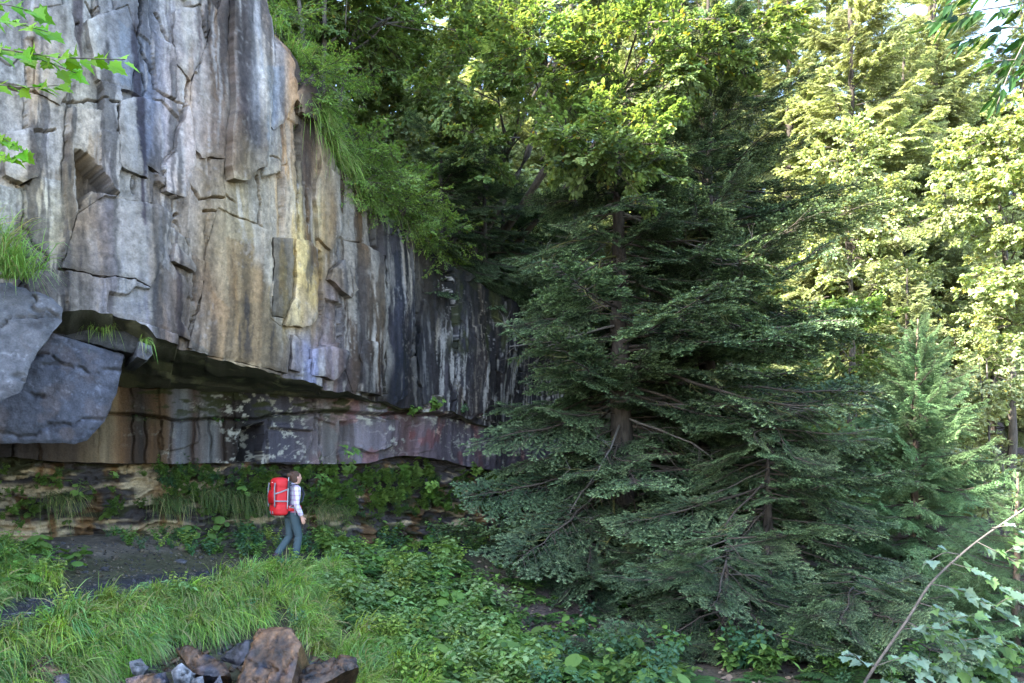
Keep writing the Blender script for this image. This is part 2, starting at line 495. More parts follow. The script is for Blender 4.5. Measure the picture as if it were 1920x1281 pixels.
# colours read along the face: columns px, rows py (as seen in open shade)
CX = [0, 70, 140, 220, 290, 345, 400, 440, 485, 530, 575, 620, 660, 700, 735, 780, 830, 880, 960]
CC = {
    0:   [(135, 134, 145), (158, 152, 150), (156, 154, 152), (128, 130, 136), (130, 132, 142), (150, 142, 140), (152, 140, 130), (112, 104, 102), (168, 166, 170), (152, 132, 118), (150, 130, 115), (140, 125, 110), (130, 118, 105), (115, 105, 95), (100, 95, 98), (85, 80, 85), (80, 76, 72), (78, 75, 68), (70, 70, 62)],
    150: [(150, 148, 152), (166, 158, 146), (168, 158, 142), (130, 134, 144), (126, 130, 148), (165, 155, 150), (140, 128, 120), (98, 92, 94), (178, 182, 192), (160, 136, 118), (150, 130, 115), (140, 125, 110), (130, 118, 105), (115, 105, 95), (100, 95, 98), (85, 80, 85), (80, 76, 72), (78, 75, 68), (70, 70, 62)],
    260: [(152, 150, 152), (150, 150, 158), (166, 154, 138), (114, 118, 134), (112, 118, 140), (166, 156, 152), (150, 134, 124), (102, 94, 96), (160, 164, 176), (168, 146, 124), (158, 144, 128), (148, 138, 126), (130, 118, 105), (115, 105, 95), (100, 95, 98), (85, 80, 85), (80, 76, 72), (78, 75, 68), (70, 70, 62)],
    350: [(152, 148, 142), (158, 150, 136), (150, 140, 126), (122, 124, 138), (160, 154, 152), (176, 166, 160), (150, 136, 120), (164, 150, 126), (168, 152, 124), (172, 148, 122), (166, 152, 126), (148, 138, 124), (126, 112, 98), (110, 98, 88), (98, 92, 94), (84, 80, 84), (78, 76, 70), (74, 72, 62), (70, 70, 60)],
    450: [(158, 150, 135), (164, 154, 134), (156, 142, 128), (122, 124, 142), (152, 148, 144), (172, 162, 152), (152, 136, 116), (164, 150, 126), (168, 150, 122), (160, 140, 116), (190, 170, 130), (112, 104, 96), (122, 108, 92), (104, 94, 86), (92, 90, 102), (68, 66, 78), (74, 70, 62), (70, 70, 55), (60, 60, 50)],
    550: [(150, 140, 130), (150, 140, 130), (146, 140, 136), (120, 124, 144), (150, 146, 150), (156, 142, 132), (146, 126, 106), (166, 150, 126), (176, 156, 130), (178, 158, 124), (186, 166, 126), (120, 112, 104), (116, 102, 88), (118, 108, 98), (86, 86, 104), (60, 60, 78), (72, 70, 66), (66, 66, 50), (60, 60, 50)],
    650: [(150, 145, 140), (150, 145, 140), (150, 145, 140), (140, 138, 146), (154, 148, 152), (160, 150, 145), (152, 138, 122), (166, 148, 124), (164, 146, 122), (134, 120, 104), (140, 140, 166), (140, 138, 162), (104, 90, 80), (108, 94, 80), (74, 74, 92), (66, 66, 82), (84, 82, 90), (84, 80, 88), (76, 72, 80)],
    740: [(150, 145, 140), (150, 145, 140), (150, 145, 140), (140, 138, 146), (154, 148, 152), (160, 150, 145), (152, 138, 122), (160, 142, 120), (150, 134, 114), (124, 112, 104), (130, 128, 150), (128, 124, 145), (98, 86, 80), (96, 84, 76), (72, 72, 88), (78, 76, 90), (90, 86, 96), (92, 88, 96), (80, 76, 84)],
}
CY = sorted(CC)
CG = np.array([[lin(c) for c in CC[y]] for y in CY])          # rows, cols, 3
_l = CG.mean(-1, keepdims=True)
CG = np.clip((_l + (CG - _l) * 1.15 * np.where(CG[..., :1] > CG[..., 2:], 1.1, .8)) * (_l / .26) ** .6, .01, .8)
def cgrid(px, py):
    fi = np.clip(np.interp(py, CY, np.arange(len(CY))), 0, len(CY) - 1.001)
    fj = np.clip(np.interp(px, CX, np.arange(len(CX))), 0, len(CX) - 1.001)
    i, j = fi.astype(int), fj.astype(int)
    a, b = (fi - i)[..., None], (fj - j)[..., None]
    b = b * b * (3 - 2 * b)
    return (CG[i, j] * (1 - b) + CG[i, j + 1] * b) * (1 - a) + (CG[i + 1, j] * (1 - b) + CG[i + 1, j + 1] * b) * a

ROCK_GAIN = 0.50
DEBLUE = np.array([1.02, 0.97, 0.93])
def rock_col(px, py, S, Z):
    Sj = S + 0.05 * fbm(S / 0.4, Z / 0.5, 3)
    warp = 26 * fbm(Sj / 0.5 + 7, Z / 3.5, 3)
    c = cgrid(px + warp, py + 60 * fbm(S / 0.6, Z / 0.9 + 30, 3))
    st = fbm(Sj / 0.16 + 20, Z / 2.4, 5, 0.65)                 # runs of water stain
    st2 = fbm(Sj / 0.45 + 60, Z / 3.5, 4, 0.6)
    c = c * np.clip(1 + 0.75 * st + 0.55 * st2, .3, 2)[..., None]
    k_, q_, *_r = block_ids(S, Z)
    tn_ = np.random.default_rng(17).normal(0, 1, (80, 40, 2))[k_, q_]
    c = c * np.clip(1 + .20 * tn_[..., :1] + .045 * tn_[..., 1:] * np.array([1., 0, -1.]), .45, 1.6)
    dark = sstep(0.16, 0.42, fbm(Sj / 0.22 + 90, Z / 6.0 + 3, 3)) * 0.78 * sstep(-.3, .2, fbm(S, Z / 2, 2))
    c = c * (1 - dark[..., None] * np.array([0.9, 0.95, 0.9]))
    wh = sstep(0.20, 0.5, fbm(Sj / 0.13 + 140, Z / 2.2, 4, 0.65)) * sstep(-0.1, 0.3, fbm(S / 1.2 + 4, Z / 2.0, 2))
    sp = sstep(0.30, 0.5, fbm(S / 0.07 + 10, Z / 0.09, 3, .6)) * sstep(0.0, 0.35, fbm(S / 0.9 + 14, Z / 1.4, 2))
    lich = sp * (0.35 + 0.65 * sstep(760, 860, px))
    c = c + (np.clip(0.8 * wh + 0.9 * lich, 0, 1))[..., None] * (np.array([0.62, 0.60, 0.60]) - c) * 0.75
    strk = sstep(0.08, 0.3, fbm(S / 0.09 + 300, Z / 0.7, 4, .6)) * sstep(770, 850, px) * sstep(560, 660, py)
    c = c + strk[..., None] * (np.array([0.62, 0.61, 0.60]) - c) * 0.85
    rust = sstep(0.12, 0.35, fbm(Sj / 0.3 + 200, Z / 3.0, 4))
    c = c * (1 + rust[..., None] * np.array([0.06, -0.05, -0.20]))
    mo = sstep(0.02, 0.25, fbm(S / 0.35 + 400, Z / 0.6, 4, .6)) * sstep(800, 880, px) * sstep(700, 640, py)
    c = c + mo[..., None] * (np.array([0.045, 0.055, 0.012]) - c) * 0.9
    pl = sstep(.06, .15, fbm(Sj / .40 + 500, Z / 3.5 + 2, 5, .65)) * sstep(-.2, .2, fbm(S / .8 + 33, Z / 2.2, 3)) * sstep(830, 700, px)
    c = c + pl[..., None] * (np.array([.60, .56, .50]) - c) * .5
    dl = sstep(.10, .18, fbm(Sj / .34 + 610, Z / 3.5 + 9, 5, .65)) * sstep(-.25, .15, fbm(S / .9 + 63, Z / 2.5, 3))
    c = c + dl[..., None] * (np.array([.055, .052, .058]) - c) * .7
    fine = np.clip(1 + 0.55 * fbm(S / 0.05, Z / 0.07, 3, .7) + .35 * fbm(Sj / .06 + 5, Z / .8, 3, .6), .3, 2)
    return np.clip(c * fine[..., None] * ROCK_GAIN * DEBLUE, 0.008, 0.75)

def h1(px, py):
    S = np.interp(px, _pt, S1)
    Z = CZ + (HOR - py) / FPX * D1(px)
    hb = hbroad(S, Z)
    m = np.zeros(np.shape(px), bool)
    for poly, off, ta, tb in SLABS:
        m |= inpoly(px, py, poly)
    h = hb + np.where(m, -0.05, hblocks(S, Z)) + hfine(S, Z)
    nz_ = np.abs(fbm(S / 1.1 + 700, Z / 1.7, 4, .55))
    h = h - .07 * sstep(.020, .005, nz_) * sstep(-.1, .15, fbm(S / 1.6 + 21, Z / 1.6 + 8, 2))
    jx, jy = px + 4 * fbm(px / 14.0, py / 14.0, 3), py + 4 * fbm(px / 14.0 + 50, py / 14.0, 3)
    for poly, d in HOLES:
        h = h + np.where(inpoly(jx, jy, poly), d, 0.0)
    for cr in CRACKS:
        x0, x1 = min(a for a, b in cr) - 12, max(a for a, b in cr) + 12
        sub = (px > x0) & (px < x1)
        if sub.any():
            d = segdist(jx[sub], jy[sub], cr)
            h[sub] -= 0.16 * sstep(2.6, 0.8, d + 1.2 * fbm(px[sub] / 20, py[sub] / 20, 2))
    return h, S, Z

cliff = thing('cliff', 'tall streaked tan and blue-grey rock cliff overhanging the path', 'cliff')

cols = np.arange(-420, 1061, 1.7)
nr = 470
v = np.linspace(0, 1, nr)
PX, V = np.meshgrid(cols, v)
ytj = YT(PX[0]) + 9 * fbm(cols / 22.0, cols * 0 + 3, 3)
ybj = YB(PX[0]) + 5 * fbm(cols / 18.0, cols * 0 + 9, 3)
PY = ytj[None, :] * (1 - V) + ybj[None, :] * V
H, SS, ZZ = h1(PX, PY)
topround = 0.28 * sstep(0.05, 0.0, V)
H = H - topround
Pw = base1(PX, PY, H)
mb = MB()
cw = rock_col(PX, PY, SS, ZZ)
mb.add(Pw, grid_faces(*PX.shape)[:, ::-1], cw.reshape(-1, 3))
# cap running back under the turf
rows = [Pw[0]]
for wbk in (0.3, 0.8, 1.6):
    q = Pw[0].copy()
    q[:, 0] -= wbk * np.interp(cols, _pt, NX1); q[:, 1] -= wbk * np.interp(cols, _pt, NY1)
    q[:, 2] += 0.12 * wbk
    rows.append(q)
mb.add(np.stack(rows), grid_faces(4, len(cols)), np.tile(np.array([0.12, 0.11, 0.10]), (4 * len(cols), 1)))
mb.build('upper_wall', M_ROCK, cliff)
TOPEDGE = Pw[0]

# the lower band of rock, set back under the overhang
T_BT = table([-420, 100, 230, 520, 700, 745, 830, 940, 1100], [735, 740, 741, 747, 757, 764, 770, 814, 842], 11)
T_BB = np.interp(_pt, [-420, 0, 150, 500, 600, 690, 730, 780, 840, 880, 950, 1100], [852, 856, 868, 870, 871, 868, 858, 854, 864, 876, 886, 890])
def band_h(px, py):
    S = np.interp(px, _pt, S2)
    Z = CZ + (HOR - py) / FPX * D2(px)
    h = 0.10 * fbm(S / 1.2 + 80, Z / 1.5, 3) + hblocks(S * 0.8 + 3, Z, 1.1) * 0.9 + hfine(S, Z)
    line = np.interp(px, [-420, 240, 330, 480, 520, 640, 700, 800, 900, 960], [772, 776, 788, 786, 778, 772, 778, 775, 790, 806]) + 5 * fbm(px / 30, py * 0, 3)
    h = h + np.where(py < line, 0.10 + 0.10 * sstep(520, 700, px), 0.0) - 0.16 * sstep(4, 1, np.abs(py - line))
    h = h - 0.75 * (inpoly(px + 4 * fbm(px / 20, py / 20, 2), py, [(452, 800), (494, 792), (487, 870), (500, 880), (440, 880), (446, 840)]))
    h = h + np.where(inpoly(px, py, [(497, 808), (580, 812), (586, 822), (560, 868), (500, 868)]), .12, 0) + np.where(inpoly(px, py, [(505, 780), (585, 778), (584, 808), (500, 802)]), .2, 0)
    h = h + np.where(inpoly(px, py, [(655, 785), (738, 788), (735, 835), (690, 850), (660, 838)]), .16, 0) - 0.25 * inpoly(px, py, [(636, 790), (650, 790), (652, 880), (632, 880)])
    for a in (248, 272, 298, 318, 362, 392, 418, 600, 742):
        h = h - 0.08 * sstep(2.6, 1.0, np.abs(px - a - 5 * fbm(py / 25, py * 0 + a, 2))) * (py > line)
    return h, S, Z

B = {'x': [0, 140, 205, 225, 245, 262, 285, 305, 330, 345, 362, 395, 420, 455, 500, 540, 590, 625, 660, 720, 760, 790, 840, 900, 980],
     'c': [(70, 66, 70), (90, 76, 62), (180, 160, 130), (130, 100, 72), (82, 66, 54), (70, 62, 58), (110, 84, 60), (118, 92, 66), (120, 122, 132), (150, 152, 158), (92, 74, 66), (140, 142, 146), (70, 58, 52), (40, 38, 40), (96, 94, 108), (80, 78, 92), (128, 118, 124), (132, 130, 130), (140, 134, 146), (118, 110, 120), (120, 94, 96), (128, 112, 122), (112, 104, 116), (108, 100, 112), (98, 92, 104)]}  # the near-black stop paints the shade of the hollow there
def band_col(px, py, S, Z):
    j = 9 * fbm(S / 0.25 + 3, Z / 1.2, 3)
    c = np.stack([np.interp(px + j, B['x'], lin(B['c'])[:, k]) for k in range(3)], -1)
    st = fbm(S / 0.12 + 20, Z / 2.0, 4, .6)
    c = c * (1 + 0.6 * st)[..., None]
    li = sstep(0.16, 0.36, fbm(S / 0.13 + 77, Z / 0.11, 4, .65)) * sstep(-.15, .25, fbm(S / 0.9 + 8, Z / 0.8, 2)) * sstep(200, 330, px)
    c = c + li[..., None] * (np.array([0.66, 0.66, 0.60]) - c) * 0.85
    vein = sstep(0.045, 0.01, np.abs(fbm(S / 0.5 + 31, Z / 0.45, 3))) * sstep(480, 560, px)
    c = c + vein[..., None] * (np.array([0.40, 0.36, 0.38]) - c) * 0.6
    red = sstep(0.15, 0.4, fbm(S / 0.3 + 55, Z / 0.5, 3)) * sstep(520, 700, px)
    c = c * (1 + red[..., None] * np.array([0.25, -0.2, -0.25]))
    mo = sstep(0.05, 0.25, fbm(S / 0.3 + 21, Z / 0.12, 4)) * sstep(805, 765, py) * 0.9
    c = c + mo[..., None] * (np.array([0.05, 0.06, 0.014]) - c)
    return np.clip(c * ROCK_GAIN * DEBLUE, 0.008, 0.6)

cols2 = np.arange(-420, 1061, 1.8)
nr2 = 92
PX, V = np.meshgrid(cols2, np.linspace(0, 1, nr2))
PY = (np.interp(PX, _pt, T_BT) - 26) * (1 - V) + (np.interp(PX, _pt, T_BB) + 3 * fbm(PX / 30, PX * 0, 3)) * V
H, S_, Z_ = band_h(PX, PY)
Pb = base2(PX, PY, H)
mb = MB()
mb.add(Pb, grid_faces(*PX.shape)[:, ::-1], band_col(PX, PY, S_, Z_).reshape(-1, 3))
rows = [Pb[-1]]                                                 # its underside
for wbk in (0.25, 0.6, 1.0):
    q = Pb[-1].copy(); q[:, 0] -= wbk * np.interp(cols2, _pt, NX2); q[:, 1] -= wbk * np.interp(cols2, _pt, NY2); q[:, 2] += 0.03 * fbm(cols2 / 20, cols2 * 0 + wbk * 9, 3)
    rows.append(q)
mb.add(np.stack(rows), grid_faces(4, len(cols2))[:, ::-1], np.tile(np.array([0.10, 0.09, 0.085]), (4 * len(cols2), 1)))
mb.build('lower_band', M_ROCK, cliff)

# the roof of the overhang between the face and the band
colsr = np.arange(-420, 1061, 4.0)
nrr = 60
f0 = np.stack([np.interp(colsr, cols, Pw[-1][:, k]) for k in range(3)], -1)
f1 = base2(colsr, np.interp(colsr, _pt, T_BT))
f1[:, 0] -= 0.6 * np.interp(colsr, _pt, NX2); f1[:, 1] -= 0.6 * np.interp(colsr, _pt, NY2); f1[:, 2] += 0.02
t = np.linspace(0, 1, nrr)[:, None, None]
rf = f0[None] * (1 - t) + f1[None] * t
wv = np.sin(np.linspace(0, math.pi, nrr))[:, None]
dep = np.linspace(0, 3, nrr)[:, None] + colsr[None] * 0
stp = np.floor((dep + 0.6 * fbm(colsr[None] / 60 + dep * 0, dep, 3)) / 0.8)
rf[..., 2] += wv ** 0.5 * (0.06 * fbm(colsr[None] / 40 + dep * 0, dep * 1.2, 4) + 0.05 * (stp % 2) - 0.02)
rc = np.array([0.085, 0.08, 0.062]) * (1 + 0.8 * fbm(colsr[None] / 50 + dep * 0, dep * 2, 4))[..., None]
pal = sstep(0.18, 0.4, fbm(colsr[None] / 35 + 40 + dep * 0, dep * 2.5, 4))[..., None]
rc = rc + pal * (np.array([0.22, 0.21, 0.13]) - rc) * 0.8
mb = MB()
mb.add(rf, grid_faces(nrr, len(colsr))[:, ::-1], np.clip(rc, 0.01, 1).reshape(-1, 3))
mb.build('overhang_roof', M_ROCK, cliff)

# crumbling shale under the band, down to the path
cols3 = np.arange(-420, 1061, 2.2)
nr3 = 110
PX, V = np.meshgrid(cols3, np.linspace(0, 1, nr3))
foot = np.interp(cols3, [-420, 0, 330, 500, 700, 900, 1060], [1060, 1040, 1020, 1010, 995, 985, 975])
PY = (np.interp(PX, _pt, T_BB) - 4) * (1 - V) + (foot + 45)[None] * V
S_ = np.interp(PX, _pt, S2)
Z_ = CZ + (HOR - PY) / FPX * D2(PX)
Zs = Z_ + 0.24 * fbm(S_ / 0.8, Z_ / 1.0, 4)
lay = np.floor(Zs / 0.075 + 0.6 * fbm(Zs * 0 + 5, Zs / 0.3, 2))
lr = np.random.default_rng(3).normal(0, 1, 200)
li_ = np.clip(lay.astype(int) + 80, 0, 199)
H = -0.36 + 0.06 * lr[li_] + 0.70 * V ** 1.2 + 0.34 * fbm(S_ / 0.8, Z_ / 0.6, 4) + 0.06 * np.sign(fbm(S_ / 0.25, lay * 7.3, 2)) + 0.04 * fbm(S_ / 0.06, Z_ / 0.04, 3)
Ps = base2(PX, PY, H)
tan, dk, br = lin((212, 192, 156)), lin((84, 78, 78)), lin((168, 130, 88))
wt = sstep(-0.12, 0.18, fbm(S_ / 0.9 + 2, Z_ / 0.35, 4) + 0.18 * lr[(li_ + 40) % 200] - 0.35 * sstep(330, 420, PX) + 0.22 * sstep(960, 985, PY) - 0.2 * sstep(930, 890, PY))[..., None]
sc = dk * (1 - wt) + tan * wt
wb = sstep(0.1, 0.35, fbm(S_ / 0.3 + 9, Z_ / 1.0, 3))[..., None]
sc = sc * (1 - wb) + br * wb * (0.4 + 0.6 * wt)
wm = sstep(0.15, 0.35, fbm(S_ / 0.4 + 19, Z_ / 0.12, 4))[..., None]
sc = sc + wm * (np.array([0.05, 0.055, 0.015]) - sc) * 0.9
sc = sc * (1 + 0.5 * fbm(S_ / 0.08, Z_ / 0.03, 3))[..., None]
mb = MB()
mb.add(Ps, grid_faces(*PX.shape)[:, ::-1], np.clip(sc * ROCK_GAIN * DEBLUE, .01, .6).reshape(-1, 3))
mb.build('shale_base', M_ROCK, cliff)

# the slabs, each a mesh of its own
def slab_mesh(poly, off, ta, tb, thick, seed, colour=None, step=0.035):
    g = np.random.default_rng(seed)
    pts = []
    n = len(poly)
    for i in range(n):                                          # ragged outline
        (x0, y0), (x1, y1) = poly[i], poly[(i + 1) % n]
        m = max(1, int(math.hypot(x1 - x0, y1 - y0) / 4.5))
        for k in range(m):
            f = k / m
            xx, yy = x0 + (x1 - x0) * f, y0 + (y1 - y0) * f
            e_ = min(1.0, 4 * f * (1 - f) + .2)
            pts.append((xx + e_ * 5 * float(fbm(np.array(xx / 23.0 + seed), np.array(yy / 23.0), 3)) + g.normal(0, .25), yy + e_ * 5 * float(fbm(np.array(xx / 23.0), np.array(yy / 23.0 + seed), 3)) + g.normal(0, .25)))
    px, py = np.array(pts).T
    toS = lambda a: np.interp(a, _pt, S1)
    b2 = np.stack([toS(px), CZ + (HOR - py) / FPX * D1(px)], -1)
    lo, hi = b2.min(0), b2.max(0)
    q = np.stack(np.meshgrid(np.arange(lo[0], hi[0], step), np.arange(lo[1], hi[1], step)), -1).reshape(-1, 2)
    q = q + g.uniform(-.3, .3, q.shape) * step
    q = q[inpoly(q[:, 0], q[:, 1], b2.tolist())]
    nb = len(b2)
    if len(q):
        dd = segdist(q[:, 0], q[:, 1], np.vstack([b2, b2[:1]]).tolist())
        q = q[dd > 0.45 * step]
    allp = [Vector(p) for p in b2.tolist()] + [Vector(p) for p in q.tolist()]
    vo, eo, fo, ov, oe, of = delaunay_2d_cdt(allp, [], [list(range(nb))], 1, 1e-5)
    A = np.array([(p.x, p.y) for p in vo])
    S, Z = A[:, 0], A[:, 1]
    ppx = np.interp(S, S1, _pt)
    ppy = HOR - (Z - CZ) / D1(ppx) * FPX
    c0 = A.mean(0)
    d = segdist(S, Z, np.vstack([b2, b2[:1]]).tolist())
    h = hbroad(S, Z) + off * .62 + ta * (S - c0[0]) / 0.5 * 0.4 - tb * (Z - c0[1]) + hfine(S, Z) + 0.02 * fbm(S / .25 + seed, Z / .9, 2) - 0.02 * sstep(0.05, 0.0, d)
    front = base1(ppx, ppy, h)
    col = rock_col(ppx, ppy, S, Z)
    if colour is not None:
        col = col * .42
    mb = MB()
    tri = np.array([f for f in fo if len(f) == 3], int)
    a, b, c = front[tri[0, 0]], front[tri[0, 1]], front[tri[0, 2]]
    # rim: boundary edges of the triangulation
    es = {}
    for f in tri:
        for i in range(3):
            e = (int(f[i]), int(f[(i + 1) % 3]))
            if (e[1], e[0]) in es: es.pop((e[1], e[0]))
            else: es[e] = 1
    mb.add(front, tri, col)
    bi = sorted({i for e in es for i in e})
    mp = {i: k for k, i in enumerate(bi)}
    rimf = front[bi]
    back = base1(ppx[bi] + 0.0, ppy[bi], h[bi] - thick)
    mid = base1(ppx[bi], ppy[bi], h[bi] - 0.35 * thick)
    m = len(bi)
    ed = np.array([(mp[a], mp[b]) for a, b in es])
    f1_ = np.stack([ed[:, 1], ed[:, 0], ed[:, 0] + m, ed[:, 1] + m], -1)
    rc_ = np.concatenate([col[bi]] * 3) * 0.8
    mb.add(np.concatenate([rimf, mid, back]), [f1_, f1_ + m], rc_, smooth=False)
    return mb

for i, (poly, off, ta, tb) in enumerate(SLABS):
    colour = {6: (0.085, 0.074, 0.068)}.get(i)
    slab_mesh(poly, off, ta, tb, off + 0.22, 100 + i, colour).build('slab', M_ROCK, cliff)

# ------------------------------------------------------------------ the wooded hill above and behind
TL = np.stack([np.interp(np.arange(-420, 1050, 12), cols, TOPEDGE[:, k]) for k in range(3)], -1)
nrm = np.stack([np.interp(np.arange(-420, 1050, 12), _pt, NX1), np.interp(np.arange(-420, 1050, 12), _pt, NY1)], -1)
ext = np.array([(3.2, 25.5, 4.0), (6.0, 28.5, 2.6), (9.5, 31.0, 1.8), (14.0, 34.0, 2.0), (20.0, 37.0, 2.6), (30, 41, 3.5), (45, 45, 4.0)])
en = np.array([(.75, -.66), (.62, -.78), (.5, -.86), (.45, -.89), (.4, -.91), (.35, -.93), (.3, -.95)])
pre = np.array([(-30, -22, 20.0), (-20, -9, 18.0), (-14, 0.0, 16.0), (-10.5, 6.0, 13.0)])  # unseen near end of the hill, added and raised to shade the foreground
pn = np.array([(.8, -.6), (.85, -.53), (.9, -.43), (.9, -.43)])
npre = len(pre)
TL, nrm = np.concatenate([pre, TL, ext]), np.concatenate([pn, nrm, en])
T_ = np.concatenate([[0], np.cumsum(np.linalg.norm(np.diff(TL[:, :2], axis=0), axis=1))])
ti = np.linspace(0, T_[-1], 220)
HB = np.stack([np.interp(ti, T_, TL[:, k]) for k in range(3)], -1)
HN = unit(np.stack([np.interp(ti, T_, nrm[:, k]) for k in range(2)], -1))
HW = np.concatenate([np.linspace(0.12, 4, 22), np.linspace(4.4, 34, 46)])
o_ = T_[npre]
RISE = np.interp(ti - o_, [-40, 0, 10, 16, 22, 30, 45, 80], [1.4, 1.4, 1.3, 1.1, 1.0, 0.95, 0.85, 0.8])
CAP = np.interp(ti - o_, [0, 10, 18, 30], [13, 11.5, 12, 26])  # crest height shaped to set where the hill's shadow ends
hx = HB[None, :, 0] - HW[:, None] * HN[None, :, 0]
hy = HB[None, :, 1] - HW[:, None] * HN[None, :, 1]
hz = HB[None, :, 2] + RISE[None] * np.minimum(np.maximum(HW - 0.5, 0)[:, None], CAP[None]) + 0.05
hz = hz + 0.5 * fbm(hx / 2.5, hy / 2.5, 4) * sstep(0.2, 3, HW)[:, None]
hc = np.array([0.05, 0.048, 0.022]) * (1 + 0.5 * fbm(hx / 1.5, hy / 1.5, 3))[..., None]
mb = MB()
mb.add(np.stack([hx, hy, hz], -1), grid_faces(len(HW), len(ti)), hc.reshape(-1, 3))
for m_ in (ti < o_ + 0.3, ti > T_[-len(ext)] - 2.0):              # earth banks where there is no cliff
    sk = np.stack([hx[0], hy[0], hz[0]], -1)[m_]
    lo_ = sk.copy(); lo_[:, :2] += HN[m_] * 1.5; lo_[:, 2] -= 14
    mb.add(np.stack([lo_, sk]), grid_faces(2, len(sk)), np.tile(np.array([0.06, 0.05, 0.03]), (2 * len(sk), 1)))
j5 = int(np.argmin(np.abs(HW - 5.5)))                             # unseen sheet added below the slope to stop sun leaking under the hill
sk = np.stack([hx[j5], hy[j5], hz[j5]], -1)
lo_ = sk.copy(); lo_[:, 2] = -3
mb.add(np.stack([lo_, sk]), grid_faces(2, len(sk)), np.tile(np.array([0.06, 0.05, 0.03]), (2 * len(sk), 1)))
tag(mb.build('hillside', M_SOIL), kind='structure')
def hill_pt(px, wv):
    """a point on the hill: above photo column px of the cliff edge, wv metres behind it"""
    pts = HB
    pr = 960 + pts[:, 0] / pts[:, 1] * FPX
    i = int(np.argmin(np.abs(pr - px) + ((pts[:, 1] > 50) | (pts[:, 1] < 7.5)) * 1e5))
    j = int(np.argmin(np.abs(HW - wv)))
    return np.array([hx[j, i], hy[j, i], hz[j, i]])

# ------------------------------------------------------------------ foliage builders
def needles(mb, st, dr, up, ln, col, tipcol, g, per=0.019, nl=0.024, nw=0.007, mat=1, tumble=.5, tipw=1.0):
    """rows of needles along straight shoots (arrays of starts, directions, ups, lengths)"""
    st, dr, up, ln = np.asarray(st), unit(dr), unit(up), np.asarray(ln)
    tipw = np.broadcast_to(np.asarray(tipw, float), ln.shape)
    side = unit(np.cross(dr, up))
    V, C, F = [], [], []
    k = np.maximum(2, (ln / per).astype(int))
    idx = np.repeat(np.arange(len(st)), k)
    t = np.concatenate([(np.arange(q) + g.random()) / q for q in k])
    for sgn, lift in ((1, 0.25), (-1, 0.25), (0, 1.0)):
        m = np.ones(len(idx), bool) if sgn else (np.arange(len(idx)) % 2 == 0)
        i, tt = idx[m], t[m]
        p = st[i] + dr[i] * (ln[i] * tt)[:, None]
        d = unit(dr[i] * g.uniform(0.45, 0.9, (len(i), 1)) + side[i] * (sgn + g.normal(0, .12, (len(i), 1))) + up[i] * (lift * g.uniform(0.3, 1.1, (len(i), 1)) - 0.1))
        l = nl * g.uniform(0.75, 1.2, (len(i), 1)) * np.where(tt > 0.9, .8, 1)[:, None]
        wv = unit(np.cross(d, up[i] + tumble * g.normal(0, 1, (len(i), 3)))) * nw * 0.5
        a, b, c = p - wv, p + wv, p + d * l
        V.append(np.stack([a, b, c], 1).reshape(-1, 3))
        w_ = (tt ** 1.5 * np.asarray(tipw)[i])[:, None] * g.uniform(0.45, 1, (len(i), 1))
        cc = np.asarray(col)[i] * (1 - w_) + np.asarray(tipcol) * w_
        C.append(np.repeat(cc, 3, 0))
    V, C = np.concatenate(V), np.concatenate(C)
    mb.add(V, np.arange(len(V)).reshape(-1, 3), C, mat, smooth=False)

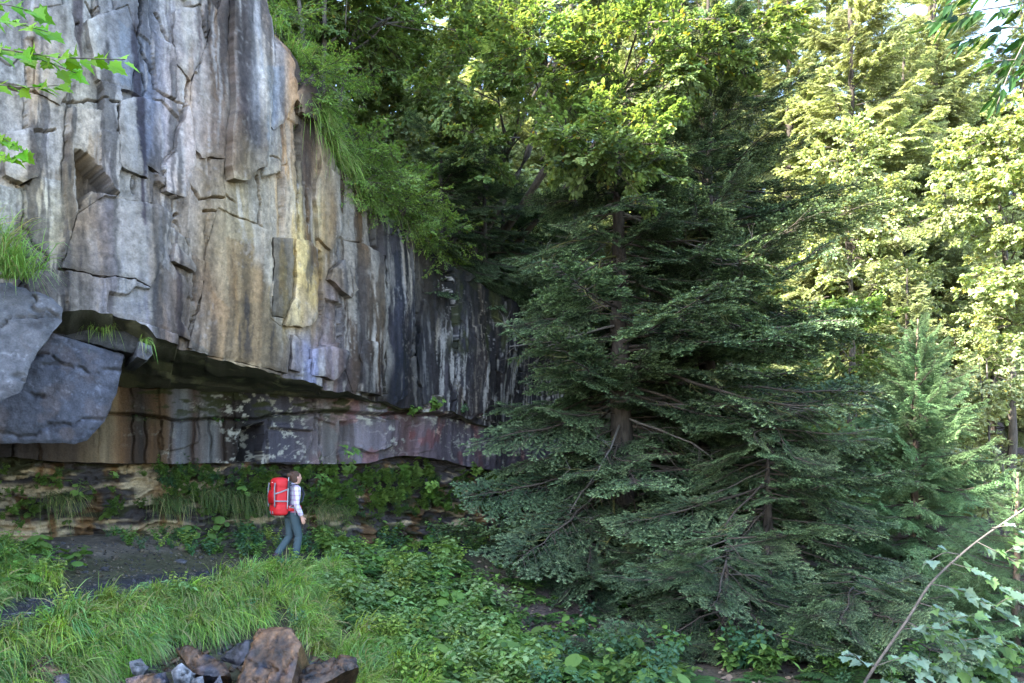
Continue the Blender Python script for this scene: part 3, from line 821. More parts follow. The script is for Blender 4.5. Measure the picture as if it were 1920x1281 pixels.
WOOD = np.array([0.05, 0.04, 0.032])
MOSSW = np.array([0.10, 0.10, 0.03])
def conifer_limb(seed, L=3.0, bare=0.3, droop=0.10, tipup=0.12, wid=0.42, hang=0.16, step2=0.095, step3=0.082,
                 col=(0.022, 0.040, 0.021), tip=(0.30, 0.43, 0.21), dead=0.0, nl=0.036, nw=0.017, gapf=0.2, tumble=.5, nmat=None):  # pale new-growth tips; inner needles darkened to paint deep shade
    g = np.random.default_rng(seed)
    mb = MB()
    col = np.asarray(col)
    n = 14
    t = np.linspace(0, 1, n)
    ax = np.stack([L * t, 0.22 * L * fbm(t * 2.2 + seed, t * 0, 3) * t, -droop * L * t ** 1.2 + tipup * L * t ** 3.2 + 0.09 * L * t * fbm(t * 3 + seed, t * 0 + 4, 3)], -1)
    tube(mb, ax, (0.0072 * L) * (1 - t) ** 0.8 + 0.003, 5, np.outer(1 + .4 * g.random(n), WOOD) * .9, 0, rough=.3)
    A = lambda q: np.stack([np.interp(q, t, ax[:, k]) for k in range(3)], -1)
    st, dr, up, ln, cl, tw = [], [], [], [], [], []
    q = bare * 0.5
    sg = 1
    while q < 0.995:
        sg = -sg
        q += step2 / L * 0.5 * g.uniform(0.7, 1.4)
        if q > 0.995 or (q < bare and g.random() < 0.75) or g.random() < gapf:
            continue
        prof = min(1.0, 0.35 + 1.6 * (q - bare * .5)) * (1 - q) ** 0.75 + 0.10
        l2 = wid * L * prof * g.uniform(0.6, 1.15) * (1.45 if g.random() < .12 else 1)
        a = g.uniform(0.75, 1.05)
        tan = unit(A(min(q + .02, 1)) - A(q - .02))
        lat = unit(np.cross([0, 0, 1.0], tan)) * sg
        isdead = (g.random() < dead) or (q < bare)
        m = 6
        s_ = np.linspace(0, 1, m)[:, None]
        hg = hang * g.uniform(.5, 1.5)
        pts = A(q) + l2 * (s_ * (tan * math.cos(a) + lat * math.sin(a)) + 0.18 * s_ ** 2 * tan) + np.array([0, 0, 1.0]) * l2 * (-hg * s_ ** 1.6 + 0.04 * np.sin(5 * s_ + q * 30))
        wc = (WOOD * 1.8 if isdead else WOOD) * g.uniform(.7, 1.4)
        if isdead and g.random() < .4: wc = MOSSW * g.uniform(.6, 1.2)
        tube(mb, pts, 0.0045 * (1 - s_[:, 0]) + 0.0022, 3, wc, 0, cap=False)
        if isdead:
            for k in range(int(l2 / 0.09)):
                u = g.uniform(.3, 1)
                p0 = np.array([np.interp(u, s_[:, 0], pts[:, k2]) for k2 in range(3)])
                dd = unit(tan * .7 + lat * g.normal(0, .8) + np.array([0, 0, g.normal(-.2, .3)])) * g.uniform(.05, .22)
                tube(mb, [p0, p0 + dd * .5 + [0, 0, -.01], p0 + dd], 0.002, 3, wc, 0, cap=False)
            continue
        shade = g.uniform(0.6, 1.35)
        u = 0.10
        s3 = 1
        while u < 1.0:
            s3 = -s3
            u += step3 / l2 * 0.5 * g.uniform(.7, 1.3)
            if u > 1: break
            p0 = np.array([np.interp(u, s_[:, 0], pts[:, k2]) for k2 in range(3)])
            d2 = unit(np.array([np.interp(min(u + .1, 1), s_[:, 0], pts[:, k2]) - np.interp(u - .1, s_[:, 0], pts[:, k2]) for k2 in range(3)]))
            la = unit(np.cross([0, 0, 1.0], d2)) * s3
            b = g.uniform(.65, 1.0)
            l3 = (0.07 + 0.40 * l2 * (1 - u) ** .8) * g.uniform(.6, 1.3)
            l3 = min(l3, .26)
            d3 = unit(d2 * math.cos(b) + la * math.sin(b) + np.array([0, 0, g.normal(-hang * .6, .12)]))
            st.append(p0); dr.append(d3); up.append([g.normal(0, .25), g.normal(0, .25), 1.0]); ln.append(l3); cl.append(col * shade * g.uniform(.55, 1.5)); tw.append(np.clip(.15 + u * .9, 0, 1) * g.uniform(.5, 1))
        for k in range(3):                                      # the shoot's own end
            p0 = pts[2 + k]; d3 = pts[min(3 + k, 5)] - p0 if k < 3 else d2
            st.append(p0); dr.append(d3); up.append([0, 0, 1]); ln.append(float(np.linalg.norm(d3)) + .03); cl.append(col * shade); tw.append(1.0)
    p0, p1 = A(.8), A(1.0)
    st.append(p0); dr.append(p1 - p0); up.append([0, 0, 1]); ln.append(float(np.linalg.norm(p1 - p0))); cl.append(col); tw.append(1.0)
    if len(st):
        needles(mb, st, dr, up, ln, cl, tip, g, nl=nl, nw=nw, tumble=tumble, tipw=tw)
    return mb.mesh('conifer_branch', [M_TWIG, nmat or M_NEEDLE])

def dead_limb(seed, L=2.5):
    g = np.random.default_rng(seed)
    mb = MB()
    def grow(p, d, l, r, dep):
        m = 6
        pts = [p]
        for k in range(m):
            d = unit(d + g.normal(0, .16, 3) + np.array([0, 0, -.03]))
            pts.append(pts[-1] + d * l / m)
        c = (MOSSW if g.random() < .35 and dep < 2 else np.array([.11, .10, .09])) * g.uniform(.6, 1.3)
        tube(mb, pts, np.linspace(r, r * .35, m + 1), 5 if dep == 0 else 3, c, 0, cap=False, rough=.3)
        if dep < 2:
            for k in range(7 if dep == 0 else 4):
                j = g.integers(1, m + 1)
                nd = unit(d + unit(g.normal(0, 1, 3)) * 1.1)
                grow(pts[j], nd, l * g.uniform(.2, .45), r * .4, dep + 1)
    grow(np.zeros(3), np.array([1., 0, -.05]), L, .028, 0)
    return mb.mesh('dead_branch', [M_TWIG, M_NEEDLE])

FIR = [conifer_limb(200 + i, bare=b, droop=d, tipup=u, wid=w_, dead=.05) for i, (b, d, u, w_) in enumerate([(.16, .16, .06, .42), (.22, .26, .08, .40), (.18, .12, .03, .44), (.26, .22, .10, .40), (.2, .08, .02, .42)])]
FIRB = [conifer_limb(220 + i, bare=.45, droop=.22, tipup=.16, wid=.34, dead=.35, gapf=.3) for i in range(2)]
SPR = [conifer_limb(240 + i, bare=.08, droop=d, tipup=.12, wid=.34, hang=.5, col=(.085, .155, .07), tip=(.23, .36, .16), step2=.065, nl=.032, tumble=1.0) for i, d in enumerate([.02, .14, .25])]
SUNF = [conifer_limb(260 + i, bare=.15, droop=d, tipup=.15, wid=.46, hang=.55, col=(.20, .235, .115), tip=(.46, .48, .28), step2=.11, step3=.08, nl=.06, nw=.026, tumble=2.0, nmat=M_SUNN) for i, d in enumerate([.12, .2, .06])]  # far paler than the dark firs: sunlight is put into the needle colour
DEADL = [dead_limb(280 + i) for i in range(3)]

def trunk_mesh(pts, rad, col, sides=12, name='trunk', rough=.22):
    mb = MB()
    pts = np.asarray(pts, float)
    m = max(8, len(pts) * 4)
    q = np.linspace(0, 1, m)
    q0 = np.linspace(0, 1, len(pts))
    pp = np.stack([np.interp(q, q0, pts[:, k]) for k in range(3)], -1)
    pp[1:-1, :2] += 0.25 * np.interp(q[1:-1], q0, rad)[:, None] * rng.normal(0, .5, (m - 2, 2))
    cc = np.outer(1 + .5 * fbm(q * 9, q * 0 + pts[0, 0], 3), col)
    tube(mb, pp, np.interp(q, q0, rad), sides, cc, 0, rough=rough)
    return mb.mesh(name, [M_BARK])

def conifer(name, label, base, Ht, prof, n, lib, L0=3.0, zlo=0.02, r0=0.25, group=None, pitch=(0.10, -.25), cat='tree', seed=0, barecol=(.05, .041, .034), pick=None, zp=1.0, asym=0.0):
    """prof: list of (height fraction, limb length); limbs spiral round the trunk"""
    g = np.random.default_rng(seed + 900)
    t = thing(name, label, cat, base, 0, group)
    lean = g.normal(0, .012, 2) * Ht
    pts = [(lean[0] * k * k, lean[1] * k * k, (Ht * (.78 if prof[-1][1] > .8 else 1.0)) * k - 0.3 * (k == 0)) for k in np.linspace(0, 1, 7)]
    link('trunk', trunk_mesh(pts, r0 * (1 - np.linspace(0, 1, 7)) ** .8 + .015, barecol), t)
    hs, ls = zip(*prof)
    for i in range(n):
        f = zlo + (0.985 - zlo) * ((i + g.random()) / n) ** zp
        ll = np.interp(f, hs, ls) * g.uniform(.5, 1.2)
        if g.random() < .10: continue
        ll *= 1 + asym * math.cos(i * 2.39996)
        az = i * 2.39996 + g.normal(0, .35)
        me = lib[int(g.integers(len(lib)))] if pick is None else pick(f, az, g)
        if me is None: continue
        pi_ = np.interp(f, [0, 1], [pitch[1], pitch[0] + .5]) + g.normal(0, .17)
        k = ll / L0
        link('branch', me, t, xform((lean[0] * f * f, lean[1] * f * f, Ht * f), az, pi_, g.normal(0, .3), (k, k * g.uniform(.85, 1.2), k)))
    return t

# leaves
def leaf_shape(kind):
    """outline (x along the leaf, y across) for a fan about its middle"""
    if kind == 'oval':
        o = [(0, 0), (.2, .24), (.5, .34), (.8, .22), (1, 0), (.8, -.22), (.5, -.34), (.2, -.24)]
    elif kind == 'lance':
        o = [(0, 0), (.3, .15), (.62, .13), (1, 0), (.62, -.13), (.3, -.15)]
    elif kind == 'maple':
        h = [(0, .03), (-.05, .22), (.12, .33), (.1, .55), (.28, .48), (.42, .62), (.5, .36), (.62, .24), (.74, .27), (.78, .14), (1.0, 0)]
        o = h + [(x, -y) for x, y in h[-2::-1]]
    elif kind == 'herb':
        h = [(0, .0), (.12, .16), (.24, .13), (.36, .25), (.46, .17), (.6, .22), (.68, .12), (.84, .10), (1.0, 0)]
        o = h + [(x, -y) for x, y in h[-2:0:-1]]
    elif kind == 'round':
        o = [(.05, 0)] + [(.5 + .55 * math.cos(a), .56 * math.sin(a)) for a in np.linspace(2.75, -2.75, 12)]
    return np.array(o, float)

SHP = {k: leaf_shape(k) for k in ('oval', 'lance', 'maple', 'herb', 'round')}
def add_leaves(mb, pos, d, up, size, kind, col, g, fold=.18, curl=.18, mat=1):
    """a batch of leaves: arrays of base points, directions, ups, sizes"""
    pos, d = np.asarray(pos, float), unit(d)
    up = unit(np.asarray(up, float) - d * np.sum(np.asarray(up) * d, -1, keepdims=True))
    sd_ = np.cross(up, d)
    o = SHP[kind]
    m = len(o)
    size = np.asarray(size, float)
    N = len(pos)
    cx = 0.42 if kind != 'round' else .45
    x = np.concatenate([[cx], o[:, 0]]); y = np.concatenate([[0], o[:, 1]])
    cu = curl * g.uniform(.3, 1.8, (N, 1)); fo = fold * g.uniform(.3, 1.8, (N, 1))
    z = fo * np.abs(y)[None] - cu * (x ** 2)[None]
    V = pos[:, None] + size[:, None, None] * (x[None, :, None] * d[:, None] + y[None, :, None] * sd_[:, None] + z[..., None] * up[:, None])
    k = np.arange(m)
    tri = np.stack([k * 0, k + 1, (k + 1) % m + 1], -1)
    F = (tri[None] + (np.arange(N) * (m + 1))[:, None, None]).reshape(-1, 3)
    c = np.asarray(col, float)
    if c.ndim == 1: c = np.tile(c, (N, 1))
    c = np.repeat(c[:, None], m + 1, 1) * (1 + .12 * (x[None, :, None] - .4))
    mb.add(V.reshape(-1, 3), F, c.reshape(-1, 3), mat, smooth=False)

def spray(seed, L=1.0, n=110, size=.07, kind='oval', cols=((.05, .105, .03), (.075, .14, .04)), spread=.55, droop=.15, flat=.35, flut=.35, yellow=0.02):
    """a leafy side branch growing along +X"""
    g = np.random.default_rng(seed)
    mb = MB()
    t = np.linspace(0, 1, 8)
    ax = np.stack([L * t, .08 * L * fbm(t * 2 + seed, t * 0, 2), .10 * L * t - droop * L * t ** 2], -1)
    tube(mb, ax, .007 * L * (1 - t) + .003, 4, WOOD * 1.3, 0, cap=False)
    pos, dr, up = [], [], []
    nt_ = max(5, n // 11)
    for k in range(nt_):
        q = g.uniform(.08, .98)
        p = np.array([np.interp(q, t, ax[:, j]) for j in range(3)])
        sg = 1 if k % 2 else -1
        d = unit(np.array([g.uniform(.4, 1), sg * g.uniform(.3, 1.1), g.normal(.05, flat)]))
        l = spread * L * (1.05 - q * .75) * g.uniform(.5, 1.1)
        s_ = np.linspace(0, 1, 5)[:, None]
        pts = p + d * l * s_ + np.array([0, 0, -1]) * droop * l * s_ ** 2 + g.normal(0, .012 * L, (5, 3)) * s_
        tube(mb, pts, .0035 * (1 - s_[:, 0]) + .0015, 3, WOOD * 1.3, 0, cap=False)
        for j in range(n // nt_):
            u = g.uniform(.15, 1)
            pos.append([np.interp(u, s_[:, 0], pts[:, j2]) for j2 in range(3)])
            dr.append(unit(d * .7 + np.array([0, 0, g.normal(-.1, .25)]) + np.cross([0, 0, 1.0], d) * g.choice([-1, 1]) * g.uniform(.3, 1.1)))
            up.append(np.array([0, 0, 1.0]) + g.normal(0, flut, 3))
    N = len(pos)
    a, b = np.asarray(cols[0]), np.asarray(cols[1])
    w_ = g.random((N, 1))
    c = (a * (1 - w_) + b * w_) * g.uniform(.8, 1.2, (N, 1))
    yl = g.random(N) < yellow
    c[yl] = np.array([.22, .18, .03])
    add_leaves(mb, pos, dr, up, size * g.uniform(.6, 1.25, N), kind, c, g)
    return mb.mesh('leafy_branch', [M_TWIG, M_LEAF])

GRN = ((.055, .11, .035), (.085, .155, .05))
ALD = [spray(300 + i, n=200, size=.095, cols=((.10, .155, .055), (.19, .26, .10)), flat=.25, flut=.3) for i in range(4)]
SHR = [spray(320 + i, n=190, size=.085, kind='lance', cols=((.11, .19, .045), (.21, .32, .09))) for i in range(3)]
SUNM = [spray(340 + i, n=200, size=.085, kind='maple', cols=((.21, .27, .12), (.35, .40, .22)), yellow=.03, flut=.8) for i in range(3)]  # sunlight painted into the maple's pale leaf colours
SUNL = [spray(350 + i, n=120, size=.11, kind='oval', cols=((.21, .26, .13), (.34, .38, .23)), yellow=.04, flut=.7) for i in range(3)]  # sunlit leaf set: the sun's brightness is put into these colours

def leafy(name, label, cat, base, trunks, blobs, lib, group=None, seed=0, bark=(.10, .085, .07), k=(.8, 1.3), down=-.1):
    """trunks: (points, radii) in world metres; blobs: (centre, radii, count) for the crown"""
    g = np.random.default_rng(seed + 500)
    base = np.asarray(base, float)
    t = thing(name, label, cat, base, 0, group)
    tp = []
    for pts, rad in trunks:
        pts = np.asarray(pts, float)
        link('trunk', trunk_mesh(pts - base, np.interp(np.linspace(0, 1, len(pts)), [0, 1], rad), bark, 8), t)
        q = np.linspace(.35, 1, 14)
        tp.append(np.stack([np.interp(q, np.linspace(0, 1, len(pts)), pts[:, j]) for j in range(3)], -1))
    tp = np.concatenate(tp)
    for c, r, n in blobs:
        c, r = np.asarray(c, float), np.asarray(r, float)
        for j in range(3):
            e = c + g.uniform(-.6, .6, 3) * r
            s0 = tp[np.argmin(np.linalg.norm(tp - (c + g.uniform(-.5, .5, 3) * r) - [0, 0, -1.5], axis=1))]
            mid = (s0 + e) / 2 + g.normal(0, .12, 3) * np.linalg.norm(e - s0) + [0, 0, .1]
            link('limb', trunk_mesh(np.array([s0, (s0 + mid) / 2 + g.normal(0, .05, 3), mid, e]) - base, (.045, .035, .025, .01), bark, 5), t)
        for j in range(n):
            d = unit(g.normal(0, 1, 3))
            rr = g.uniform(.35, 1.0) ** .6
            p = c + d * r * rr
            yaw = math.atan2(d[1], d[0]) + g.normal(0, .5)
            s_ = g.uniform(*k)
            off = np.array([math.cos(yaw), math.sin(yaw), 0]) * .5 * s_
            link('branch', lib[int(g.integers(len(lib)))], t, xform(p - off - base, yaw, .5 * d[2] + down + g.normal(0, .2), g.normal(0, .35), s_))
    return t

# ------------------------------------------------------------------ conifers
LOWP = [(0, 4.7), (.3, 4.5), (.6, 3.8), (.85, 2.2), (1, .6)]
def pick_a(f, az, g):
    if .62 < f: return (FIRB + DEADL)[int(g.integers(5))] if g.random() < .3 else FIR[int(g.integers(5))]
    if f < .12: return FIR[int(g.integers(5))]
    return (FIR * 4 + FIRB + DEADL)[int(g.integers(25))]
b_ = P(1165, 1010, 18.0)
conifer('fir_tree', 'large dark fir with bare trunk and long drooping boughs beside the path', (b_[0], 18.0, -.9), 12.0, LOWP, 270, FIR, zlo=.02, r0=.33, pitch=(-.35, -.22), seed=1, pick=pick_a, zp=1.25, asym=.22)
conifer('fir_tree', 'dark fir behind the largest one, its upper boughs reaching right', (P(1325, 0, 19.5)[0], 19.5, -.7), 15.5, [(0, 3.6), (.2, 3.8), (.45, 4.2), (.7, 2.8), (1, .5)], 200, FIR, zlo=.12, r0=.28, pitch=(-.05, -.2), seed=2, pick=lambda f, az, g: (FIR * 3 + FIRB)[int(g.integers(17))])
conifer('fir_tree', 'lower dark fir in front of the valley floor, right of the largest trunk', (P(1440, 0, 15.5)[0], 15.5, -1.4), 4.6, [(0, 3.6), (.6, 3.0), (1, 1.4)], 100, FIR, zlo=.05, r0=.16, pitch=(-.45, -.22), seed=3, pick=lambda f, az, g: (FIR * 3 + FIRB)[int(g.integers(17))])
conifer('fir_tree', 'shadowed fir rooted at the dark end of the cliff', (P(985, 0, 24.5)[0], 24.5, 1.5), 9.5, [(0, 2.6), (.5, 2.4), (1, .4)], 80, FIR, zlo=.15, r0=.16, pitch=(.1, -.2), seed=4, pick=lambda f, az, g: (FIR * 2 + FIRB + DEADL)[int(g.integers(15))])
hp = hill_pt(880, 0.8)
conifer('fir_tree', 'small dark fir hanging over the cliff edge', (hp[0], hp[1], hp[2] - .3), 4.2, [(0, 2.4), (.6, 1.9), (1, .4)], 80, FIR, zlo=.0, r0=.08, pitch=(.0, -.3), seed=5)
conifer('spruce_tree', 'young fresh green spruce with a pale leader, right of the dark firs', (P(1715, 0, 17.0)[0], 17.0, -1.7), 6.85, [(0, 2.5), (.3, 2.1), (.7, 1.25), (1, .3)], 230, SPR, zlo=.03, r0=.09, pitch=(.35, -.25), seed=6, barecol=(.16, .12, .09))
conifer('spruce_tree', 'green spruce in the bottom right corner behind the maple sapling', (P(1905, 0, 12.5)[0], 12.5, -1.9), 3.6, [(0, 2.0), (.5, 1.4), (1, .2)], 110, SPR, zlo=.03, r0=.07, pitch=(.25, -.2), seed=7, barecol=(.16, .12, .09))
SG = 'sunlit conifers on the far slope'
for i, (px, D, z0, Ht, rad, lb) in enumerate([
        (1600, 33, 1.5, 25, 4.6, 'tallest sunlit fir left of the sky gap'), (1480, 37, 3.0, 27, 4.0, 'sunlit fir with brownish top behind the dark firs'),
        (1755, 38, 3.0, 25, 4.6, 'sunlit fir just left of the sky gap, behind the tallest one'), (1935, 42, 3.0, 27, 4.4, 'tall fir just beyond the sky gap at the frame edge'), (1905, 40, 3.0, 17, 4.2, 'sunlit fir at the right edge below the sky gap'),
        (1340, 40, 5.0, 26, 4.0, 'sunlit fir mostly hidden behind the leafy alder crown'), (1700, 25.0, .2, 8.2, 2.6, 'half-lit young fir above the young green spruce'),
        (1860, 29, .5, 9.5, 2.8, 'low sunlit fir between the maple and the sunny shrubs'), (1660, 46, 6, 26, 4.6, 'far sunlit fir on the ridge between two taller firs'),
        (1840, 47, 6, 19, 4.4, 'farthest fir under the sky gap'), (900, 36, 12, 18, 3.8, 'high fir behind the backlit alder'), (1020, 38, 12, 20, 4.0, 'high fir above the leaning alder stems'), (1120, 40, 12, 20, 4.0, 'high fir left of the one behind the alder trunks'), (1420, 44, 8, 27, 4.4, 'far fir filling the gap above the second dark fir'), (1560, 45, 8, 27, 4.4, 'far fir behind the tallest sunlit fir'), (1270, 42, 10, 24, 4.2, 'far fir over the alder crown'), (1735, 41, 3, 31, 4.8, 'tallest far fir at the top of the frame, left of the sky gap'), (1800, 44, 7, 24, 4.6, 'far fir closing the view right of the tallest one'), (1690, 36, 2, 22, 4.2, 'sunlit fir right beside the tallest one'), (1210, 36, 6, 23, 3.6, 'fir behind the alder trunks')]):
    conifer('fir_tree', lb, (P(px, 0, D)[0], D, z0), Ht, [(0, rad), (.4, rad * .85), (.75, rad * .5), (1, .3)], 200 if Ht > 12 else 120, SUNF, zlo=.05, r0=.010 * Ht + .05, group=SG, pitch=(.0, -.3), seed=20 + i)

conifer('fir_tree', 'dark fir with low spreading boughs at the bottom of the picture', (P(1360, 0, 12.4)[0], 12.4, -1.6), 2.3, [(0, 2.7), (.6, 2.4), (1, 1.3)], 62, FIR, zlo=.05, r0=.10, pitch=(-.45, -.22), seed=8)
conifer('fir_tree', 'young fir left of the largest trunk above the leaf litter', (P(1110, 0, 16)[0], 16, -1.3), 1.9, [(0, 2.0), (.6, 1.7), (1, .9)], 44, FIR, zlo=.1, r0=.07, pitch=(-.45, -.22), seed=9)
conifer('fir_tree', 'dark fir standing in the gap between the cliff end and the largest trunk', (P(1075, 0, 25.5)[0], 25.5, 3.2), 9.0, [(0, 2.8), (.5, 2.6), (1, .5)], 110, FIR, zlo=.02, r0=.16, pitch=(.1, -.2), seed=11, pick=lambda f, az, g: (FIR * 2 + FIRB + DEADL)[int(g.integers(15))])
conifer('fir_tree', 'low dark fir behind the maple sapling stem', (P(1600, 0, 11.8)[0], 11.8, -1.7), 1.9, [(0, 2.3), (.6, 2.0), (1, 1.0)], 55, FIR, zlo=.05, r0=.08, pitch=(-.45, -.22), seed=12)
conifer('fir_tree', 'lowest dark fir boughs at the bottom edge under the large fir', (P(1200, 0, 11.4)[0], 11.4, -1.9), 1.1, [(0, 1.6), (.6, 1.5), (1, .9)], 36, FIR, zlo=.05, r0=.06, pitch=(-.45, -.22), seed=13)
hp = hill_pt(955, 0.9)
conifer('fir_tree', 'small dark fir in front of the leaning alder stems', (hp[0], hp[1], hp[2] - .3), 4.6, [(0, 2.4), (.6, 1.9), (1, .4)], 90, FIR, zlo=.0, r0=.09, pitch=(.0, -.3), seed=14)
hp = hill_pt(1010, 1.2)
conifer('fir_tree', 'shadowed young fir at the root of the alder, left of the largest fir', (hp[0], hp[1], hp[2] - .3), 4.0, [(0, 2.4), (.6, 1.9), (1, .4)], 80, FIR, zlo=.0, r0=.09, pitch=(.0, -.3), seed=15)
# ------------------------------------------------------------------ broadleaved trees and shrubs
def bl(px, py, D, r, n):
    return (P(px, py, D), r, n)
root = hill_pt(985, 1.5)
leafy('alder_tree', 'many-stemmed leaning alder with small round leaves above the dark firs', 'tree', hill_pt(985, 2.0),
      [([hill_pt(985, 2.0) - [0, 0, .3], P(1015, 330, 22.3), P(1075, 190, 22), P(1150, 60, 21.5), P(1200, -80, 21)], (.13, .05)),
       ([hill_pt(955, 1.6) - [0, 0, .3], P(985, 300, 22.5), P(1030, 160, 22), P(1070, 20, 21.5), P(1090, -100, 21)], (.11, .04)),
       ([hill_pt(925, 1.6) - [0, 0, .3], P(945, 300, 22.4), P(1000, 180, 22), P(1040, 100, 21.5)], (.09, .03)),
       ([hill_pt(1010, 2.0) - [0, 0, .3], P(1080, 330, 22.5), P(1160, 190, 22), P(1260, 80, 21.5)], (.10, .03))],
      [bl(880, 130, 19.5, (1.5, 1.2, 1.1), 34), bl(1020, 110, 18.0, (1.7, 1.2, 1.1), 46), bl(1180, 120, 17.0, (1.6, 1.1, 1.0), 46), bl(1300, 90, 17.0, (1.2, 1.0, .8), 22), bl(1420, 40, 17.5, (1.0, .9, .8), 12),
       bl(1130, 260, 16.2, (1.5, .9, .5), 26), bl(1060, 280, 16.8, (1.1, .9, .4), 12), bl(900, 270, 19.5, (1.1, .9, .55), 18), bl(1200, 290, 15.8, (.9, .8, .35), 8),
       bl(960, -40, 19, (2.4, 1.3, 1.1), 26), bl(1240, -30, 17.5, (2.2, 1.2, 1.0), 24)], ALD, seed=1, bark=(.085, .07, .055))
hA, hB, hC = hill_pt(760, 3.0), hill_pt(800, 3.4), hill_pt(730, 2.6)
leafy('alder_tree', 'alder at the top of the picture above the cliff edge, backlit by the sun', 'tree', hA,
      [([hA - [0, 0, .3], hA + [.2, 0, 2], hA + [.3, -.2, 4], hA + [.6, -.3, 6]], (.09, .03)), ([hB - [0, 0, .3], hB + [.4, 0, 2], hB + [.9, -.1, 4], hB + [1.4, -.2, 6]], (.08, .03)),
       ([hC - [0, 0, .3], hC + [0, 0, 2], hC + [-.2, -.2, 4], hC + [-.4, -.3, 6]], (.07, .025))],
      [bl(700, 40, 21, (1.6, 1.3, 1.2), 46), bl(830, 30, 22, (1.8, 1.3, 1.1), 46), bl(620, 10, 20, (1.4, 1.2, .9), 40), bl(760, -90, 22, (3, 1.6, 1.2), 40), bl(780, 150, 22.5, (1.3, 1.0, .8), 22), bl(950, 40, 24, (1.7, 1.2, 1.2), 30)], ALD, seed=2)
for i, (px, wv, h, r, n, lb) in enumerate([
        (590, .4, .7, (.7, .6, .7), 34, 'bushy shrub at the highest bend of the cliff edge'), (655, .3, .5, (.8, .6, .7), 36, 'leafy shrub beside the hanging grass on the cliff edge'),
        (700, .5, .7, (.9, .7, .8), 40, 'rounded green shrub halfway down the cliff edge'), (745, .3, .5, (1.0, .7, .7), 44, 'green shrub overhanging the brown rock columns'),
        (800, .4, .5, (1.1, .8, .7), 44, 'shrub at the lower end of the planted cliff edge'), (640, 2.2, 1.7, (1.1, .8, .9), 34, 'taller shrub behind the cliff edge bushes'),
        (735, 2.4, 1.7, (1.2, .9, .9), 36, 'taller shrub under the backlit alder'), (860, 2.0, 1.2, (1.2, .9, .8), 34, 'shrub between alder stems and dark fir'), (545, 1.2, 1.0, (.7, .6, .7), 20, 'shrub at the top of the cliff near the frame top')]):
    p = hill_pt(px, wv) + (np.array([.42, -.28, -.05]) if wv < 1.3 else 0)
    leafy('cliff_shrub', lb, 'shrub', p - [0, 0, .2], [([p - [0, 0, .2], p + [.05, -.05, h * .5], p + [.1, -.1, h]], (.035, .012))],
          [(p + [.15, -.1, h * .75], r, int(n * 1.5))], SHR, group='shrubs along the cliff top', seed=40 + i, k=(.5, .85))
leafy('maple_tree', 'sunlit maple crown at the right edge of the picture', 'tree', (P(1900, 0, 27)[0], 27, .8),
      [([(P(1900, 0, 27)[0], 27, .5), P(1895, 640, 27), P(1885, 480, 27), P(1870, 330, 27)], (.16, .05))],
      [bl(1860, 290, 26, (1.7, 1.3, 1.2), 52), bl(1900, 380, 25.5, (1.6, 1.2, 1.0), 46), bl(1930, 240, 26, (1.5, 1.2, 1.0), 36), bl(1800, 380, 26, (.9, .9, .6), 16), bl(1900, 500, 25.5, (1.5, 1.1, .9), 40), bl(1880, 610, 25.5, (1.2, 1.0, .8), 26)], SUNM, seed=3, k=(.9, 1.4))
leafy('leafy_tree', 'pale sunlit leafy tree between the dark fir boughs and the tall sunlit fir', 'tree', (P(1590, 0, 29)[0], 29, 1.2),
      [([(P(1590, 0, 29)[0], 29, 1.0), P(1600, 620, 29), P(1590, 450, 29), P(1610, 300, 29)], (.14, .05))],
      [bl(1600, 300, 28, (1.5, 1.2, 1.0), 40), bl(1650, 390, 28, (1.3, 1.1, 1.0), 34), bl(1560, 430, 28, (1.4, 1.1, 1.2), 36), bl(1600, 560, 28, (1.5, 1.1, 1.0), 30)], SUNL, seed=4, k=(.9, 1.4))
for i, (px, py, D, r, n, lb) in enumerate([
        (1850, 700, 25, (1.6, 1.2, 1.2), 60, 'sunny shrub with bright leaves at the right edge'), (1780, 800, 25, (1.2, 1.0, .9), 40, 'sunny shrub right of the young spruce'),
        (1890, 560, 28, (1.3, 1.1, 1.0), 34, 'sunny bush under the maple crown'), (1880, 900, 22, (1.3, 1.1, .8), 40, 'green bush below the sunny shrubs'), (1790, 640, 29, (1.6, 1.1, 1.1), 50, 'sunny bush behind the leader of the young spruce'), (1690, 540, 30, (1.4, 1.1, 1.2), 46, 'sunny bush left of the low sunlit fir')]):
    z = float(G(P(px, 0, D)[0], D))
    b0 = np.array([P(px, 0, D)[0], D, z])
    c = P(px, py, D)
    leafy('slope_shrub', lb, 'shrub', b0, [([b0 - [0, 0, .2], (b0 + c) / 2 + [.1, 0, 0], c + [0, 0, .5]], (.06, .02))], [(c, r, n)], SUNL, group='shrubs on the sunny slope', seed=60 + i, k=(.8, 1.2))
for i, (px, py, D, r, n, lb) in enumerate([
        (1480, 770, 24, (1.8, 1.2, 1.3), 60, 'blue-green leafy bush glimpsed behind the dark firs'), (1600, 640, 24, (1.4, 1.1, 1.2), 40, 'shaded leafy tree above the young spruce'),
        (1560, 860, 22, (1.5, 1.2, 1.2), 46, 'shaded bush left of the young spruce'), (1300, 640, 26, (2.0, 1.2, 1.6), 50, 'shaded leafy tree behind the fir trunks'), (1130, 560, 28, (2.0, 1.2, 1.6), 50, 'leafy tree far behind the largest fir trunk'),
        (1400, 560, 28, (2.0, 1.2, 2.0), 56, 'leafy tree behind the second fir')]):
    z = float(G(P(px, 0, D)[0], D))
    b0 = np.array([P(px, 0, D)[0], D, z])
    c = P(px, py, D)
    leafy('understory_tree', lb, 'tree', b0, [([b0 - [0, 0, .2], (b0 + c) / 2 + [.1, 0, 0], c + [0, 0, .8]], (.08, .02))], [(c, r, n)], ALD, group='leafy trees behind the firs', seed=80 + i, k=(1., 1.5))

